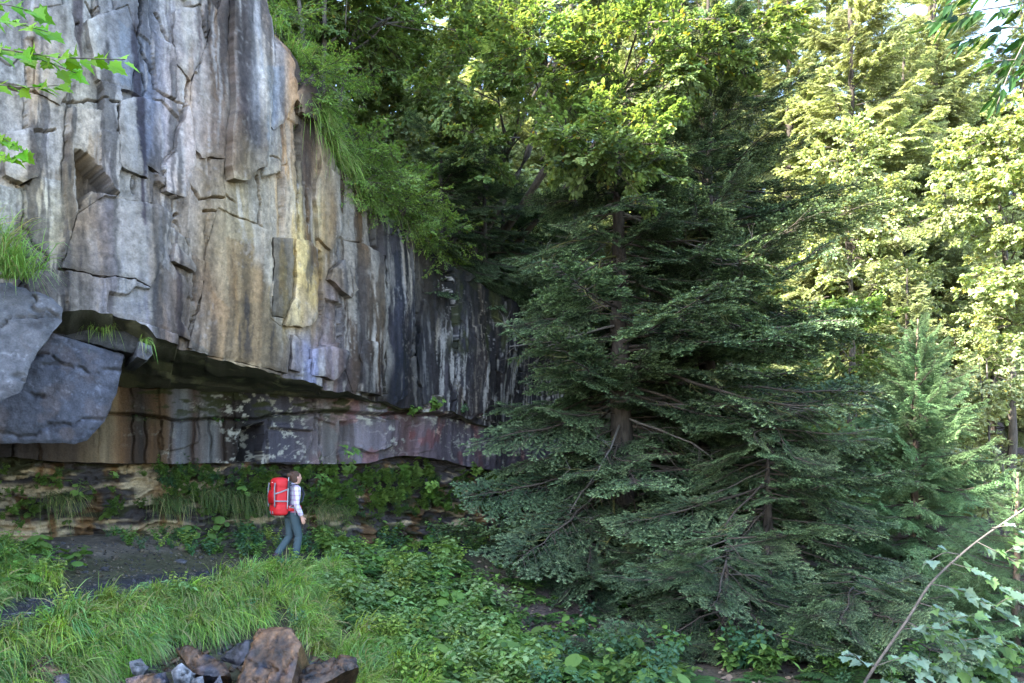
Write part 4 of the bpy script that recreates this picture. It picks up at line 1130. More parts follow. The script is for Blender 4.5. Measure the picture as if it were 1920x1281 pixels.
for i, (px, wv, h, r, n, lb) in enumerate([
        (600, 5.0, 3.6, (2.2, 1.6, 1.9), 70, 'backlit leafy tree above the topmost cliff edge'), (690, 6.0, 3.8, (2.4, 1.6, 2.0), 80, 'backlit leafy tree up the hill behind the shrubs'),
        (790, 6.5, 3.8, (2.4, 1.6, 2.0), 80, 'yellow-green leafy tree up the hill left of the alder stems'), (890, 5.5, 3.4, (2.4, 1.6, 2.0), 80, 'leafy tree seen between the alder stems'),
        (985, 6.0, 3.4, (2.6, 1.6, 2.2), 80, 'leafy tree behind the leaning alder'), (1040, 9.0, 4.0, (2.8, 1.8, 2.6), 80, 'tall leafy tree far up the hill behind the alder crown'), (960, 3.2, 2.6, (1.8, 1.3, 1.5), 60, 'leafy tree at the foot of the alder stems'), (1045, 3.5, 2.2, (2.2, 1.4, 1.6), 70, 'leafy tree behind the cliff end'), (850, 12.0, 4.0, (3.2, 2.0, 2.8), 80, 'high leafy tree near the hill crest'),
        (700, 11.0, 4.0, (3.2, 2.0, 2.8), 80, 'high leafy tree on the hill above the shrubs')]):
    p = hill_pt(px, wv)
    leafy('hill_tree', lb, 'tree', p - [0, 0, .3], [([p - [0, 0, .3], p + [.1, 0, h * .5], p + [.2, 0, h * 1.1]], (.11, .04))], [(p + [.2, -.2, h * .85], r, n), (p + [.6, -.6, h * .3], np.array(r) * .8, n // 2)], SUNL if i != 3 else ALD, group='leafy trees on the hill above the cliff', seed=120 + i, k=(1.0, 1.6))  # the sunlit leaf set paints backlight into most of these crowns

# ------------------------------------------------------------------ jutting blocks at the left end of the cliff
def block(name, parent, poly, D, thick, seed, col, tilt=(0, 0), amp=.03, mat=M_ROCK, nrmv=(.55, -.83, 0), label=None, step=.06, streak=.3, taper=0.0, facet=.12):
    """a thick faceted block: outline in photo pixels at depth D, front face tilted, sides running back"""
    g = np.random.default_rng(seed)
    n0 = unit(np.asarray(nrmv, float))
    tn = unit(np.cross([0, 0, 1.0], n0))                     # to the right along the face
    upv = np.cross(n0, tn)
    c3 = P(*np.mean(poly, 0), D)
    o = np.array([0, 0, CZ])
    pts3 = []
    n = len(poly)
    for i in range(n):
        (x0, y0), (x1, y1) = poly[i], poly[(i + 1) % n]
        m = max(1, int(math.hypot(x1 - x0, y1 - y0) * D / FPX / (step * 1.2)))
        for k in range(m):
            f = k / m
            d = P(x0 + (x1 - x0) * f, y0 + (y1 - y0) * f, 1.0) - o
            s_ = np.dot(c3 - o, n0) / np.dot(d, n0)           # meets the block's front plane
            pts3.append(o + d * s_)
    pts3 = np.array(pts3)
    ab = np.stack([(pts3 - c3) @ tn, (pts3 - c3) @ upv], -1)
    sz0 = float(np.ptp(ab, axis=0).mean())
    ab += g.normal(0, step * .08, ab.shape) + .018 * sz0 * np.stack([fbm(ab[:, 0] / (.22 * sz0) + seed, ab[:, 1] / (.22 * sz0), 4), fbm(ab[:, 0] / (.22 * sz0), ab[:, 1] / (.22 * sz0) + seed, 4)], -1)
    lo, hi = ab.min(0), ab.max(0)
    q = np.stack(np.meshgrid(np.arange(lo[0], hi[0], step), np.arange(lo[1], hi[1], step)), -1).reshape(-1, 2) + g.uniform(-.3, .3, (int(np.ceil((hi[0] - lo[0]) / step)) * int(np.ceil((hi[1] - lo[1]) / step)), 2)) * step
    loop = np.vstack([ab, ab[:1]]).tolist()
    q = q[inpoly(q[:, 0], q[:, 1], ab.tolist())]
    if len(q): q = q[segdist(q[:, 0], q[:, 1], loop) > .45 * step]
    vo, eo, fo, _, _, _ = delaunay_2d_cdt([Vector(p) for p in ab.tolist()] + [Vector(p) for p in q.tolist()], [], [list(range(len(ab)))], 1, 1e-5)
    A = np.array([(p.x, p.y) for p in vo])
    tri = np.array([f for f in fo if len(f) == 3], int)
    d = segdist(A[:, 0], A[:, 1], loop)
    fx, fy = A[:, 0] + seed * 3.1, A[:, 1] + seed * 1.7
    h = tilt[0] * A[:, 0] + tilt[1] * A[:, 1] + amp * fbm(fx / .5, fy / .5, 4) + .5 * amp * np.abs(fbm(fx / .16, fy / .10, 4, .6)) + amp * .5 * np.floor(2.5 * fbm(fx / .9 + 4, fy / .7, 2)) * .5 - .03 * sstep(.05, 0, d) - .09 * sstep(.035, .008, np.abs(fbm(fx / (sz0 * .55), fy / (sz0 * .35), 4, .55))) + .15 * amp * fbm(fx / .07, fy / .05, 3, .6)
    for k in range(5):                                          # planes broken off the edges
        a_ = k * 1.26 + g.uniform(0, 1); e_ = np.array([math.cos(a_), math.sin(a_)])
        dd_ = A @ e_; h = h - facet * np.maximum(dd_ - g.uniform(.45, .75) * dd_.max(), 0)
    front = c3 + A[:, :1] * tn + A[:, 1:] * upv + h[:, None] * n0
    nz = fbm(fx / .13, fy / .2, 5, .7) + .4 * fbm(fx / .04 + 8, fy / .12, 3)
    wsc = sstep(.025, .006, np.abs(fbm(fx / .45 + 3, fy / .7 + 9, 4, .6)))[:, None]
    cc = np.asarray(col) * (1 + streak * 1.6 * nz + .25 * fbm(fx / .05, fy / .05, 3) + .4 * fbm(fx / .7 + 3, fy / .45, 4))[:, None]
    w_ = sstep(.15, .4, fbm(fx / .3 + 9, fy / .35, 4))[:, None]
    cc = cc * (1 - w_ * .35) + w_ * .35 * np.asarray(col)[::-1] * 1.3
    cc = cc + wsc * cc * .7
    dk_ = sstep(.1, .3, fbm(fx / (sz0 * .3) + 70, fy / (sz0 * .22), 4, .6))[:, None]
    cc = cc * (1 - .4 * dk_)
    cc = np.clip(cc, .006, .7)
    mb = MB()
    mb.add(front, tri, cc)
    es = {}
    for f in tri:
        for i in range(3):
            e = (int(f[i]), int(f[(i + 1) % 3]))
            if (e[1], e[0]) in es: es.pop((e[1], e[0]))
            else: es[e] = 1
    bi = sorted({i for e in es for i in e}); mp = {i: k for k, i in enumerate(bi)}
    m = len(bi)
    ctr = front[bi].mean(0)
    rings = []
    for k, f in enumerate((0, .12, .45, 1.0)):
        r = front[bi] - n0 * thick * f
        r = r + (ctr - front[bi]) * taper * f * [1, 1, 1] + (.05 * np.stack([fbm(front[bi][:, 0] / .15 + 7 * k + j, front[bi][:, 2] / .15, 3) for j in range(3)], -1) if k else 0)
        rings.append(r)
    ed = np.array([(mp[a], mp[b]) for a, b in es])
    q4 = np.stack([ed[:, 1], ed[:, 0], ed[:, 0] + m, ed[:, 1] + m], -1)
    rc_ = np.concatenate([cc[bi]] * 4) * .9
    mb.add(np.concatenate(rings), [q4 + m * k for k in range(3)], rc_, smooth=False)
    bk = np.concatenate([rings[-1], rings[-1].mean(0)[None]])
    mb.add(bk, np.stack([ed[:, 0] * 0 + m, ed[:, 0], ed[:, 1]], -1), np.tile(cc.mean(0), (m + 1, 1)), smooth=False)
    ob = mb.build(name, mat, parent)
    if label: ob['label'] = label
    return ob

BLUEG, GREYL = lin((112, 114, 130)) * .46, lin((144, 142, 148)) * .34
block('jutting_block', cliff, [(-160, 690), (30, 690), (100, 622), (170, 645), (233, 668), (229, 702), (214, 745), (194, 792), (160, 826), (138, 836), (60, 832), (-160, 830)], 11.6, 2.0, 1, BLUEG, (-.08, .10), .04, streak=.35, taper=.1, step=.032, label='large blue-grey jutting block with a sharp right edge', nrmv=(.45, -.88, -.1))
block('jutting_block', cliff, [(-190, 470), (-60, 500), (40, 524), (85, 540), (109, 562), (106, 592), (72, 648), (34, 738), (-10, 770), (-190, 800)], 10.3, .7, 2, GREYL, (-.25, -.22), .05, taper=.3, streak=.35, step=.03, label='pale grey block at the left edge under the grass', nrmv=(.35, -.93, .15))
for i, pl in enumerate([[(100, 578), (150, 600), (262, 622), (268, 640), (264, 664), (215, 655), (110, 628), (90, 610)], [(82, 628), (150, 642), (232, 664), (235, 672), (160, 655), (75, 640)],
                        [(262, 640), (284, 648), (288, 664), (276, 676), (258, 668)]]):
    block('ledge_slab', cliff, pl, 12.0 - .12 * i, 1.6, 10 + i, GREYL * .85, (0, 0), .02, step=.04)

# ------------------------------------------------------------------ boulders by the stream
RUST, GREY, VIO = np.array([.085, .044, .021]), np.array([.17, .165, .17]), np.array([.12, .115, .14])
for i, (poly, D, th, col, tl, nv, lb) in enumerate([
        ([(478, 1172), (545, 1176), (563, 1205), (556, 1240), (528, 1340), (420, 1340), (440, 1270)], 8.3, .75, RUST, (.1, .05), (-.1, -.8, .62), 'largest rust-brown wet boulder, tilted up towards the hiker'),
        ([(326, 1208), (352, 1206), (420, 1240), (432, 1262), (400, 1268), (360, 1260)], 8.7, .5, RUST * .8, (0, 0), (.1, -.7, .7), 'flat brown slab leaning left of the largest boulder'),
        ([(552, 1262), (575, 1238), (640, 1228), (668, 1232), (672, 1250), (610, 1276), (560, 1290)], 8.5, .5, RUST * .8, (0, 0), (.1, -.6, .78), 'flat brown slab right of the largest boulder'),
        ([(410, 1235), (440, 1210), (465, 1195), (466, 1230), (446, 1250)], 8.9, .4, VIO * .35, (0, 0), (-.2, -.9, .3), 'dark violet stone wedged behind the largest boulder'),
        ([(240, 1240), (262, 1232), (276, 1250), (266, 1266), (246, 1262)], 8.7, .3, GREY * .5, (0, 0), (.2, -.8, .5), 'pale stone under the grass edge'),
        ([(318, 1255), (338, 1240), (356, 1255), (352, 1285), (325, 1285)], 8.4, .35, GREY * .7, (0, 0), (.1, -.8, .5), 'rounded grey stone below the leaning brown slab'),
        ([(235, 1272), (270, 1262), (310, 1258), (306, 1300), (240, 1305)], 8.2, .4, RUST * 1.2, (0, 0), (.0, -.7, .7), 'brown stone cut by the bottom edge of the frame'),
        ([(362, 1272), (380, 1266), (384, 1290), (360, 1295)], 8.1, .3, GREY * .5, (0, 0), (.1, -.8, .6), 'small grey-brown stone at the bottom edge'),
        ([(395, 1285), (412, 1264), (420, 1290), (400, 1310)], 8.0, .3, VIO * .5, (0, 0), (.1, -.8, .6), 'small violet stone just left of the largest boulder'),
        ([(0, 1150), (60, 1142), (85, 1160), (40, 1178), (-30, 1190)], 9.2, .5, GREY * .7, (0, 0), (.2, -.5, .85), 'flat grey slab lying across the path at the left edge'),
        ([(60, 1236), (92, 1228), (110, 1262), (80, 1290), (50, 1270)], 8.2, .35, RUST * .9, (0, 0), (.1, -.8, .6), 'brown stone among grass at the bottom left'),
        ([(100, 1268), (122, 1262), (128, 1300), (96, 1305)], 8.0, .3, RUST * 1.3, (0, 0), (.1, -.8, .6), 'reddish shard at the bottom left corner')]):
    o = block('boulder', None, poly, D, th, 40 + i, col, tl, .06, M_WET if col[0] < .16 else M_ROCK, nv, step=.022, streak=1.1, taper=.25)
    tag(o, lb, 'rock', 'stones by the stream and path')

# rubble: too small and many to tell apart
mb = MB()
ico = np.array([(0, 0, 1), (.9, 0, .4), (.28, .85, .4), (-.72, .53, .4), (-.72, -.53, .4), (.28, -.85, .4), (.72, .53, -.4), (-.28, .85, -.4), (-.9, 0, -.4), (-.28, -.85, -.4), (.72, -.53, -.4), (0, 0, -1)])
icf = np.array([(0, 1, 2), (0, 2, 3), (0, 3, 4), (0, 4, 5), (0, 5, 1), (1, 6, 2), (2, 7, 3), (3, 8, 4), (4, 9, 5), (5, 10, 1), (6, 7, 2), (7, 8, 3), (8, 9, 4), (9, 10, 5), (10, 6, 1), (11, 7, 6), (11, 8, 7), (11, 9, 8), (11, 10, 9), (11, 6, 10)])
g = np.random.default_rng(77)
for k in range(1900):
    if k < 1100:
        p = hit(g.uniform(0, 480), g.uniform(1015, 1150)); s_ = g.uniform(.01, .035) if g.random() < .95 else g.uniform(.04, .11)
        c = lin(g.choice([(90, 88, 95), (110, 100, 95), (70, 68, 74), (140, 125, 105)])) * g.uniform(.2, .5)
    else:
        p = hit(g.uniform(-40, 720), g.uniform(1205, 1340)); s_ = g.uniform(.03, .12)
        c = [RUST, np.array([.045, .038, .033]), np.array([.035, .033, .036]), RUST * .6][int(g.integers(4))] * g.uniform(.5, 1.1)
    v_ = ico * g.uniform(.6, 1.3, (12, 1)) * np.array([1, g.uniform(.5, 1), g.uniform(.3, .7)]) * s_
    M = np.array(Euler((g.normal(0, .3), g.normal(0, .3), g.uniform(0, 6)), 'XYZ').to_matrix())
    mb.add(v_ @ M.T + p + [0, 0, s_ * .15], icf, c, smooth=False)
tag(mb.build('rubble', M_WET), 'loose stones and gravel on the path and stream bed', 'gravel', kind='stuff')

# ------------------------------------------------------------------ grass
def blades(mb, base, d0, ln, wd, grav, col, g, seg=5):
    """arching grass blades: arrays of root points, first directions, lengths"""
    N = len(base)
    t = np.linspace(0, 1, seg)
    p = base[:, None] + ln[:, None, None] * (t[None, :, None] * d0[:, None]) + np.array([0, 0, -1.0]) * (ln * grav)[:, None, None] * (t ** 2.1)[None, :, None]
    side = unit(np.cross(d0, np.array([0, 0, 1.0]) + g.normal(0, .5, (N, 3))))
    w_ = wd[:, None] * np.array([.8, 1, .85, .5, .05])[None] * .5
    V = np.stack([p - side[:, None] * w_[..., None], p + side[:, None] * w_[..., None]], 2)       # N, seg, 2, 3
    k = np.arange(seg - 1)
    q = np.stack([2 * k, 2 * k + 1, 2 * k + 3, 2 * k + 2], -1)
    F = (q[None] + (np.arange(N) * 2 * seg)[:, None, None]).reshape(-1, 4)
    C = np.repeat((col[:, None] * (.75 + .5 * t)[None, :, None])[:, :, None], 2, 2)
    mb.add(V.reshape(-1, 3), F, C.reshape(-1, 3), 0)

def tuft(mb, p, n, L, out, spread, col, g, grav=.55, r=.10, wd=.009):
    base = np.asarray(p) + np.c_[g.normal(0, r, (n, 2)), np.zeros(n)]
    d = unit(np.asarray(out) + g.normal(0, spread, (n, 3)) + np.array([0, 0, .15]))
    c = np.asarray(col) * g.uniform(.65, 1.3, (n, 1)) * (1 + g.normal(0, .08, (n, 3)))
    dry = g.random(n) < .12
    c[dry] = np.array([.34, .29, .15])
    blades(mb, base, d, L * g.uniform(.5, 1.15, n), wd * g.uniform(.6, 1.2, n), grav * g.uniform(.5, 1.4, n), np.clip(c, .01, 1), g)

GC = np.array([.18, .30, .065])
mb = MB()
g = np.random.default_rng(31)
ZON = [([(-60, 1215), (90, 1165), (240, 1125), (300, 1130), (330, 1180), (250, 1225), (225, 1290), (-60, 1300)], 105),
       ([(250, 1120), (400, 1085), (520, 1062), (560, 1075), (570, 1130), (500, 1160), (470, 1175), (430, 1205), (330, 1200), (240, 1230)], 125),
       ([(520, 1065), (640, 1060), (650, 1130), (620, 1190), (600, 1230), (565, 1200), (560, 1120)], 90),
       ([(640, 1210), (700, 1180), (780, 1240), (820, 1300), (640, 1300)], 80),
       ([(-40, 1000), (40, 1040), (110, 1090), (60, 1120), (-40, 1150)], 60)]
for poly, n in ZON:
    k = 0
    xs_, ys_ = zip(*poly)
    while k < n:
        x, y = g.uniform(min(xs_), max(xs_)), g.uniform(min(ys_), max(ys_))
        if not inpoly(np.array(x), np.array(y), poly): continue
        p = hit(x, y)
        k += 1
        tuft(mb, p, int(g.integers(60, 110)), g.uniform(.4, .85), (.42, -.45, .75) + g.normal(0, .25, 3), .30, GC * g.uniform(.55, 1.35) * [g.uniform(.8, 1.25), 1, g.uniform(.7, 1.8)], g, grav=.75, r=.06, wd=.013)
tag(mb.build('bank_grass', M_GRASS), 'long green grass arching over the bank below the path', 'grass', kind='stuff')

def on_shale(px, py, out=.25):
    p = base2(np.array(float(px)), np.array(float(py)), out + .35 * sstep(870, 1040, py))
    return p

def grass_thing(label, spots, L, n, out, grav, col=GC, r=.08, group='grass tufts on the rock', wd=.010, seed=0):
    g = np.random.default_rng(seed + 640)
    p0 = np.asarray(spots[0], float)
    mb = MB()
    for p in spots:
        tuft(mb, np.asarray(p) - p0, n, L, out, .33, col, g, grav=grav, r=r, wd=wd)
    o = mb.build('grass_tuft', M_GRASS)
    o.location = p0.tolist()
    return tag(o, label, 'grass', group)

edge = lambda px, dz=0.0: hill_pt(px, .15) + [.1, -.08, .05 + dz]
OUTW = (.6, -.45, .35)
grass_thing('thick grass hanging from the cliff edge at its steepest bend', [edge(x) for x in (572, 580, 588, 596, 604, 612, 622, 632)], .95, 90, OUTW, 1.0, r=.12, wd=.016, seed=1)
grass_thing('grass fringe drooping halfway down the cliff edge', [edge(x) for x in (642, 652, 662, 672, 682)], .7, 60, OUTW, 1.0, r=.12, wd=.015, seed=2)
grass_thing('thin grass fringe at the lower cliff edge', [edge(x) for x in (700, 716, 730, 746, 760)], .6, 45, OUTW, 1.1, GC * .8, r=.12, wd=.015, seed=3)
grass_thing('grass at the topmost visible cliff edge', [edge(x) for x in (520, 535, 548, 560)], .7, 60, (.4, -.3, .7), .7, r=.12, wd=.015, seed=4)
grass_thing('small grass tuft clinging to the face below the edge', [base1(np.array(636.), np.array(374.), .25), base1(np.array(645.), np.array(385.), .25)], .35, 30, OUTW, .9, r=.05, seed=5)
grass_thing('dense grass cushion on top of the pale block at the left edge', [P(x, y, 10.1) for x, y in ((-30, 480), (-5, 470), (15, 500), (30, 520), (-50, 450), (0, 520))], 1.15, 110, (.25, -.3, .9), .75, GC * 1.1, r=.12, wd=.012, seed=6)
grass_thing('small grass tuft on the ledge slab above the overhang', [P(175, 606, 11.95), P(190, 610, 11.95), P(205, 612, 11.95)], .34, 40, (.4, -.6, .3), 1.0, GC * 1.2, r=.04, seed=7)
grass_thing('thin tuft at the right end of the ledge slab', [P(268, 640, 11.9), P(276, 644, 11.9)], .34, 18, (.5, -.5, .4), 1.0, GC, r=.03, seed=8)
for i, (xs_, y, L, lb) in enumerate([((300, 318, 336), 935, .55, 'long grass draping over shale left of the hiker'), ((440, 458, 476, 494), 930, .6, 'long grass draping over shale just behind the hiker'),
                                     ((585, 600, 618), 950, .6, 'long dry grass hanging in front of the hiker'), ((95, 110, 130), 930, .5, 'grass clump on tan shale at the left'),
                                     ((380, 400, 420), 920, .5, 'grass curtain under the band between two leafy patches')]):
    grass_thing(lb, [on_shale(x, y, .15) for x in xs_], L, 80, (.5, -.5, .3), 1.2, np.array([.10, .13, .045]), r=.12, group='grass on the shale wall', seed=20 + i)

# ------------------------------------------------------------------ herbs
HB1, HB2 = np.array([.07, .14, .035]), np.array([.18, .30, .07])
def pinnate(mb, p0, d, L, size, col, g, kind='herb', pairs=4, droop=.5):
    t = np.linspace(0, 1, 7)
    d = unit(np.asarray(d, float))
    pts = p0 + L * t[:, None] * d + np.array([0, 0, -1.0]) * droop * L * (t ** 2.2)[:, None]
    tube(mb, pts, .004 * (1 - t) + .0018, 3, col * .9, 1, cap=False)
    pos, dr, sz = [], [], []
    for k in range(pairs):
        q = .45 + .5 * k / pairs
        p = np.array([np.interp(q, t, pts[:, j]) for j in range(3)])
        tn = unit(np.array([np.interp(q + .05, t, pts[:, j]) - np.interp(q - .05, t, pts[:, j]) for j in range(3)]))
        lat = unit(np.cross([0, 0, 1.0], tn))
        for sg in (1, -1):
            pos.append(p); dr.append(tn * .55 + lat * sg + g.normal(0, .12, 3)); sz.append(size * (1.1 - .5 * k / pairs) * g.uniform(.85, 1.15))
    pos.append(pts[-1]); dr.append(pts[-1] - pts[-2]); sz.append(size * .9)
    N = len(pos)
    add_leaves(mb, pos, dr, np.array([0, 0, 1.0]) + g.normal(0, .2, (N, 3)), sz, kind, col * g.uniform(.8, 1.2, (N, 1)), g)

def herb_plant(seed, stems=6, H=.45, size=.11, pairs=4, c=(HB1, HB2), kind='herb'):
    g = np.random.default_rng(seed)
    mb = MB()
    for k in range(stems):
        a = k * 2.4 + g.normal(0, .3)
        w_ = g.random()
        pinnate(mb, np.zeros(3), (math.cos(a) * g.uniform(.3, .9), math.sin(a) * g.uniform(.3, .9), 1.0), H * g.uniform(.7, 1.2), size, c[0] * (1 - w_) + c[1] * w_, g, kind, pairs)
    return mb
def round_plant(seed, n=11, H=.28, size=.14, c=(HB1 * .9, HB2 * .8)):
    g = np.random.default_rng(seed)
    mb = MB()
    pos, dr, up, sz, cc = [], [], [], [], []
    for k in range(n):
        a = k * 2.4 + g.normal(0, .4)
        r_ = g.uniform(.03, .24)
        e = np.array([math.cos(a) * r_, math.sin(a) * r_, H * g.uniform(.4, 1.1)])
        tube(mb, [[0, 0, 0], e * [.4, .4, .6], e], .003, 3, HB2 * .8, 1, cap=False)
        o_v = np.array([math.cos(a), math.sin(a), -.35])
        pos.append(e - o_v * size * .3); dr.append(o_v); up.append([.35 * math.cos(a) + .15, .35 * math.sin(a) - .35, 1]); sz.append(size * g.uniform(.6, 1.2))
        w_ = g.random(); cc.append(c[0] * (1 - w_) + c[1] * w_)
    add_leaves(mb, pos, dr, np.array(up) + g.normal(0, .12, (n, 3)), sz, 'round', np.array(cc), g, fold=-.12, curl=.1)
    return mb
def bush_plant(seed, stems=7, H=.42, size=.075, c=(HB1, HB2), kind='oval'):
    g = np.random.default_rng(seed)
    mb = MB()
    pos, dr, cc = [], [], []
    for k in range(stems):
        a = g.uniform(0, 6.28); l = H * g.uniform(.6, 1.2)
        e = np.array([math.cos(a) * l * .5, math.sin(a) * l * .5, l])
        tube(mb, [[0, 0, 0], e * [.35, .35, .5], e], .003, 3, HB2 * .6, 1, cap=False)
        w_ = g.random()
        for j in range(7):
            f = .25 + .75 * j / 7
            p = e * [f * f, f * f, f]
            b = j * 1.57 + g.normal(0, .3)
            for sg in (0, math.pi):
                pos.append(p); dr.append([math.cos(b + sg), math.sin(b + sg), -.15]); cc.append(c[0] * (1 - w_) + c[1] * w_)
    N = len(pos)
    add_leaves(mb, pos, dr, np.array([0, 0, 1.0]) + g.normal(0, .25, (N, 3)), size * g.uniform(.6, 1.3, N), kind, np.array(cc) * g.uniform(.8, 1.2, (N, 1)), g)
    return mb
def fern_plant(seed, n=6, L=.55):
    g = np.random.default_rng(seed)
    mb = MB()
    for k in range(n):
        a = k * 1.05 + g.normal(0, .2)
        d = unit(np.array([math.cos(a), math.sin(a), .9]))
        t = np.linspace(0, 1, 9)
        pts = L * t[:, None] * d + np.array([0, 0, -.55 * L]) * (t ** 2)[:, None]
        c = np.array([.05, .11, .03]) * g.uniform(.8, 1.3)
        tube(mb, pts, .003, 3, c, 1, cap=False)
        pos, dr, sz = [], [], []
        for q in np.linspace(.15, 1, 18):
            p = np.array([np.interp(q, t, pts[:, j]) for j in range(3)])
            tn = unit(np.array([np.interp(min(q + .05, 1), t, pts[:, j]) - np.interp(q - .05, t, pts[:, j]) for j in range(3)]))
            la = unit(np.cross([0, 0, 1.0], tn))
            for sg in (1, -1):
                pos.append(p); dr.append(la * sg + tn * .35); sz.append(.16 * math.sin(min(1, q * 1.6) * math.pi / 2) * (1.05 - q) + .02)
        add_leaves(mb, pos, dr, np.tile([0, 0, 1.0], (len(pos), 1)), sz, 'lance', c, g)
    return mb

PALE, YEL, BLUE = (np.array([.14, .22, .085]), np.array([.26, .37, .15])), (np.array([.18, .26, .055]), np.array([.30, .36, .08])), (np.array([.06, .13, .06]), np.array([.10, .19, .10]))
K = {'herb': [herb_plant(700 + i) for i in range(3)], 'pale': [herb_plant(710 + i, c=PALE, size=.12) for i in range(3)], 'yellow': [herb_plant(715 + i, c=YEL, size=.10) for i in range(2)],
     'round': [round_plant(720 + i) for i in range(3)], 'bigleaf': [round_plant(725 + i, 8, .38, .18, (HB1, HB2)) for i in range(2)], 'bush': [bush_plant(730 + i) for i in range(3)],
     'mint': [bush_plant(735 + i, c=PALE, size=.085) for i in range(2)], 'ybush': [bush_plant(738 + i, c=YEL, size=.06) for i in range(2)], 'fern': [fern_plant(740 + i) for i in range(2)],
     'mapleseed': [bush_plant(745 + i, stems=5, H=.5, size=.13, kind='maple', c=(HB1 * 1.1, HB2 * 1.1)) for i in range(2)], 'dull': [bush_plant(748 + i, c=BLUE, size=.07) for i in range(2)]}
KM = {k: [m.mesh(k + '_plant', [M_TWIG, M_LEAF]) for m in v_] for k, v_ in K.items()}
g = np.random.default_rng(90)

# dense low growth that nobody could count
def cover(name, label, polys, where='ground'):
    mb = MB()
    for poly, n, kinds, sc in polys:
        xs_, ys_ = zip(*poly); k = 0
        while k < n:
            x, y = g.uniform(min(xs_), max(xs_)), g.uniform(min(ys_), max(ys_))
            if not inpoly(np.array(x), np.array(y), poly): continue
            k += 1
            kd = kinds[int(g.integers(len(kinds)))] if g.random() < .5 else kinds[int((float(fbm(np.array(x / 60.), np.array(y / 45.), 2)) * 2.2 + 2) * len(kinds)) % len(kinds)]
            p = hit(x, y) if where == 'ground' else on_shale(x, y, .02)
            tl = (0, 0) if where == 'ground' else (.5, -.5)
            M = xform(p - [0, 0, .04], g.uniform(0, 6.28), 0, 0, sc * g.uniform(.5, 1.6))
            if where != 'ground':
                M = np.array(Matrix.Translation(p.tolist()) @ Matrix.Rotation(-.7, 4, Vector((-.55, -.83, 0))).inverted() @ Matrix.Translation((-p).tolist())) @ M
            mb.add_mb(K[kd][int(g.integers(len(K[kd])))], M, g.uniform(.8, 1.15) * (1 + g.normal(0, .05, 3)))
    return tag(mb.build(name, [M_TWIG, M_LEAF]), label, 'ground cover', kind='stuff')

cover('slope_herbs', 'dense mixed green herbs covering the slope right of the path', [
    ([(560, 1075), (700, 1040), (860, 1040), (900, 1110), (1000, 1200), (1060, 1300), (760, 1300), (700, 1190), (640, 1180), (600, 1110)], 620, ['herb', 'pale', 'bush', 'herb', 'pale', 'yellow', 'herb', 'mint', 'fern', 'pale', 'ybush', 'round'], .85),
    ([(580, 990), (700, 960), (900, 960), (1000, 1010), (900, 1040), (700, 1035), (600, 1050)], 170, ['round', 'bush', 'dull', 'bush', 'ybush', 'round'], 1.0),
    ([(880, 1040), (1020, 1080), (1150, 1200), (1180, 1290), (1060, 1290), (960, 1130)], 70, ['dull', 'herb', 'round', 'fern'], .7),
    ([(1100, 1000), (1500, 1050), (1900, 1050), (1900, 1290), (1150, 1290)], 260, ['dull', 'bush', 'herb', 'fern'], 1.1),
    ([(1000, 1200), (1120, 1180), (1250, 1230), (1300, 1330), (1000, 1330)], 60, ['dull', 'fern', 'herb', 'round'], .9)])
cover('bank_herbs', 'scattered herbs growing among the bank grass', [
    ([(0, 1180), (240, 1110), (520, 1065), (640, 1065), (640, 1200), (560, 1190), (430, 1190), (250, 1230), (0, 1270)], 46, ['bush', 'herb', 'ybush', 'pale', 'dull'], .7)])
cover('path_edge_herbs', 'low green herbs at the foot of the shale beside the path', [
    ([(320, 975), (420, 950), (520, 960), (525, 1040), (440, 1050), (330, 1040)], 120, ['round', 'bush', 'ybush', 'dull'], .7),
    ([(555, 960), (640, 960), (640, 1040), (560, 1045)], 60, ['bush', 'ybush', 'dull'], .6),
    ([(190, 1000), (330, 990), (340, 1030), (250, 1035)], 26, ['ybush', 'bush', 'dull'], .5),
    ([(-40, 1010), (80, 1030), (120, 1090), (60, 1110), (-40, 1130)], 50, ['round', 'ybush', 'bush'], .7)])
cover('shale_plants', 'small plants rooted in the cracks of the shale wall', [
    ([(300, 885), (520, 880), (520, 970), (320, 960)], 130, ['round', 'bush', 'dull'], .6),
    ([(560, 885), (700, 885), (950, 900), (1000, 960), (680, 970), (560, 960)], 150, ['dull', 'herb', 'bush', 'mapleseed'], .7),
    ([(-20, 880), (300, 880), (300, 960), (-20, 1000)], 40, ['round', 'bush'], .5),
    ([(240, 772), (480, 778), (480, 792), (240, 790)], 14, ['bush', 'dull'], .25)], 'shale')

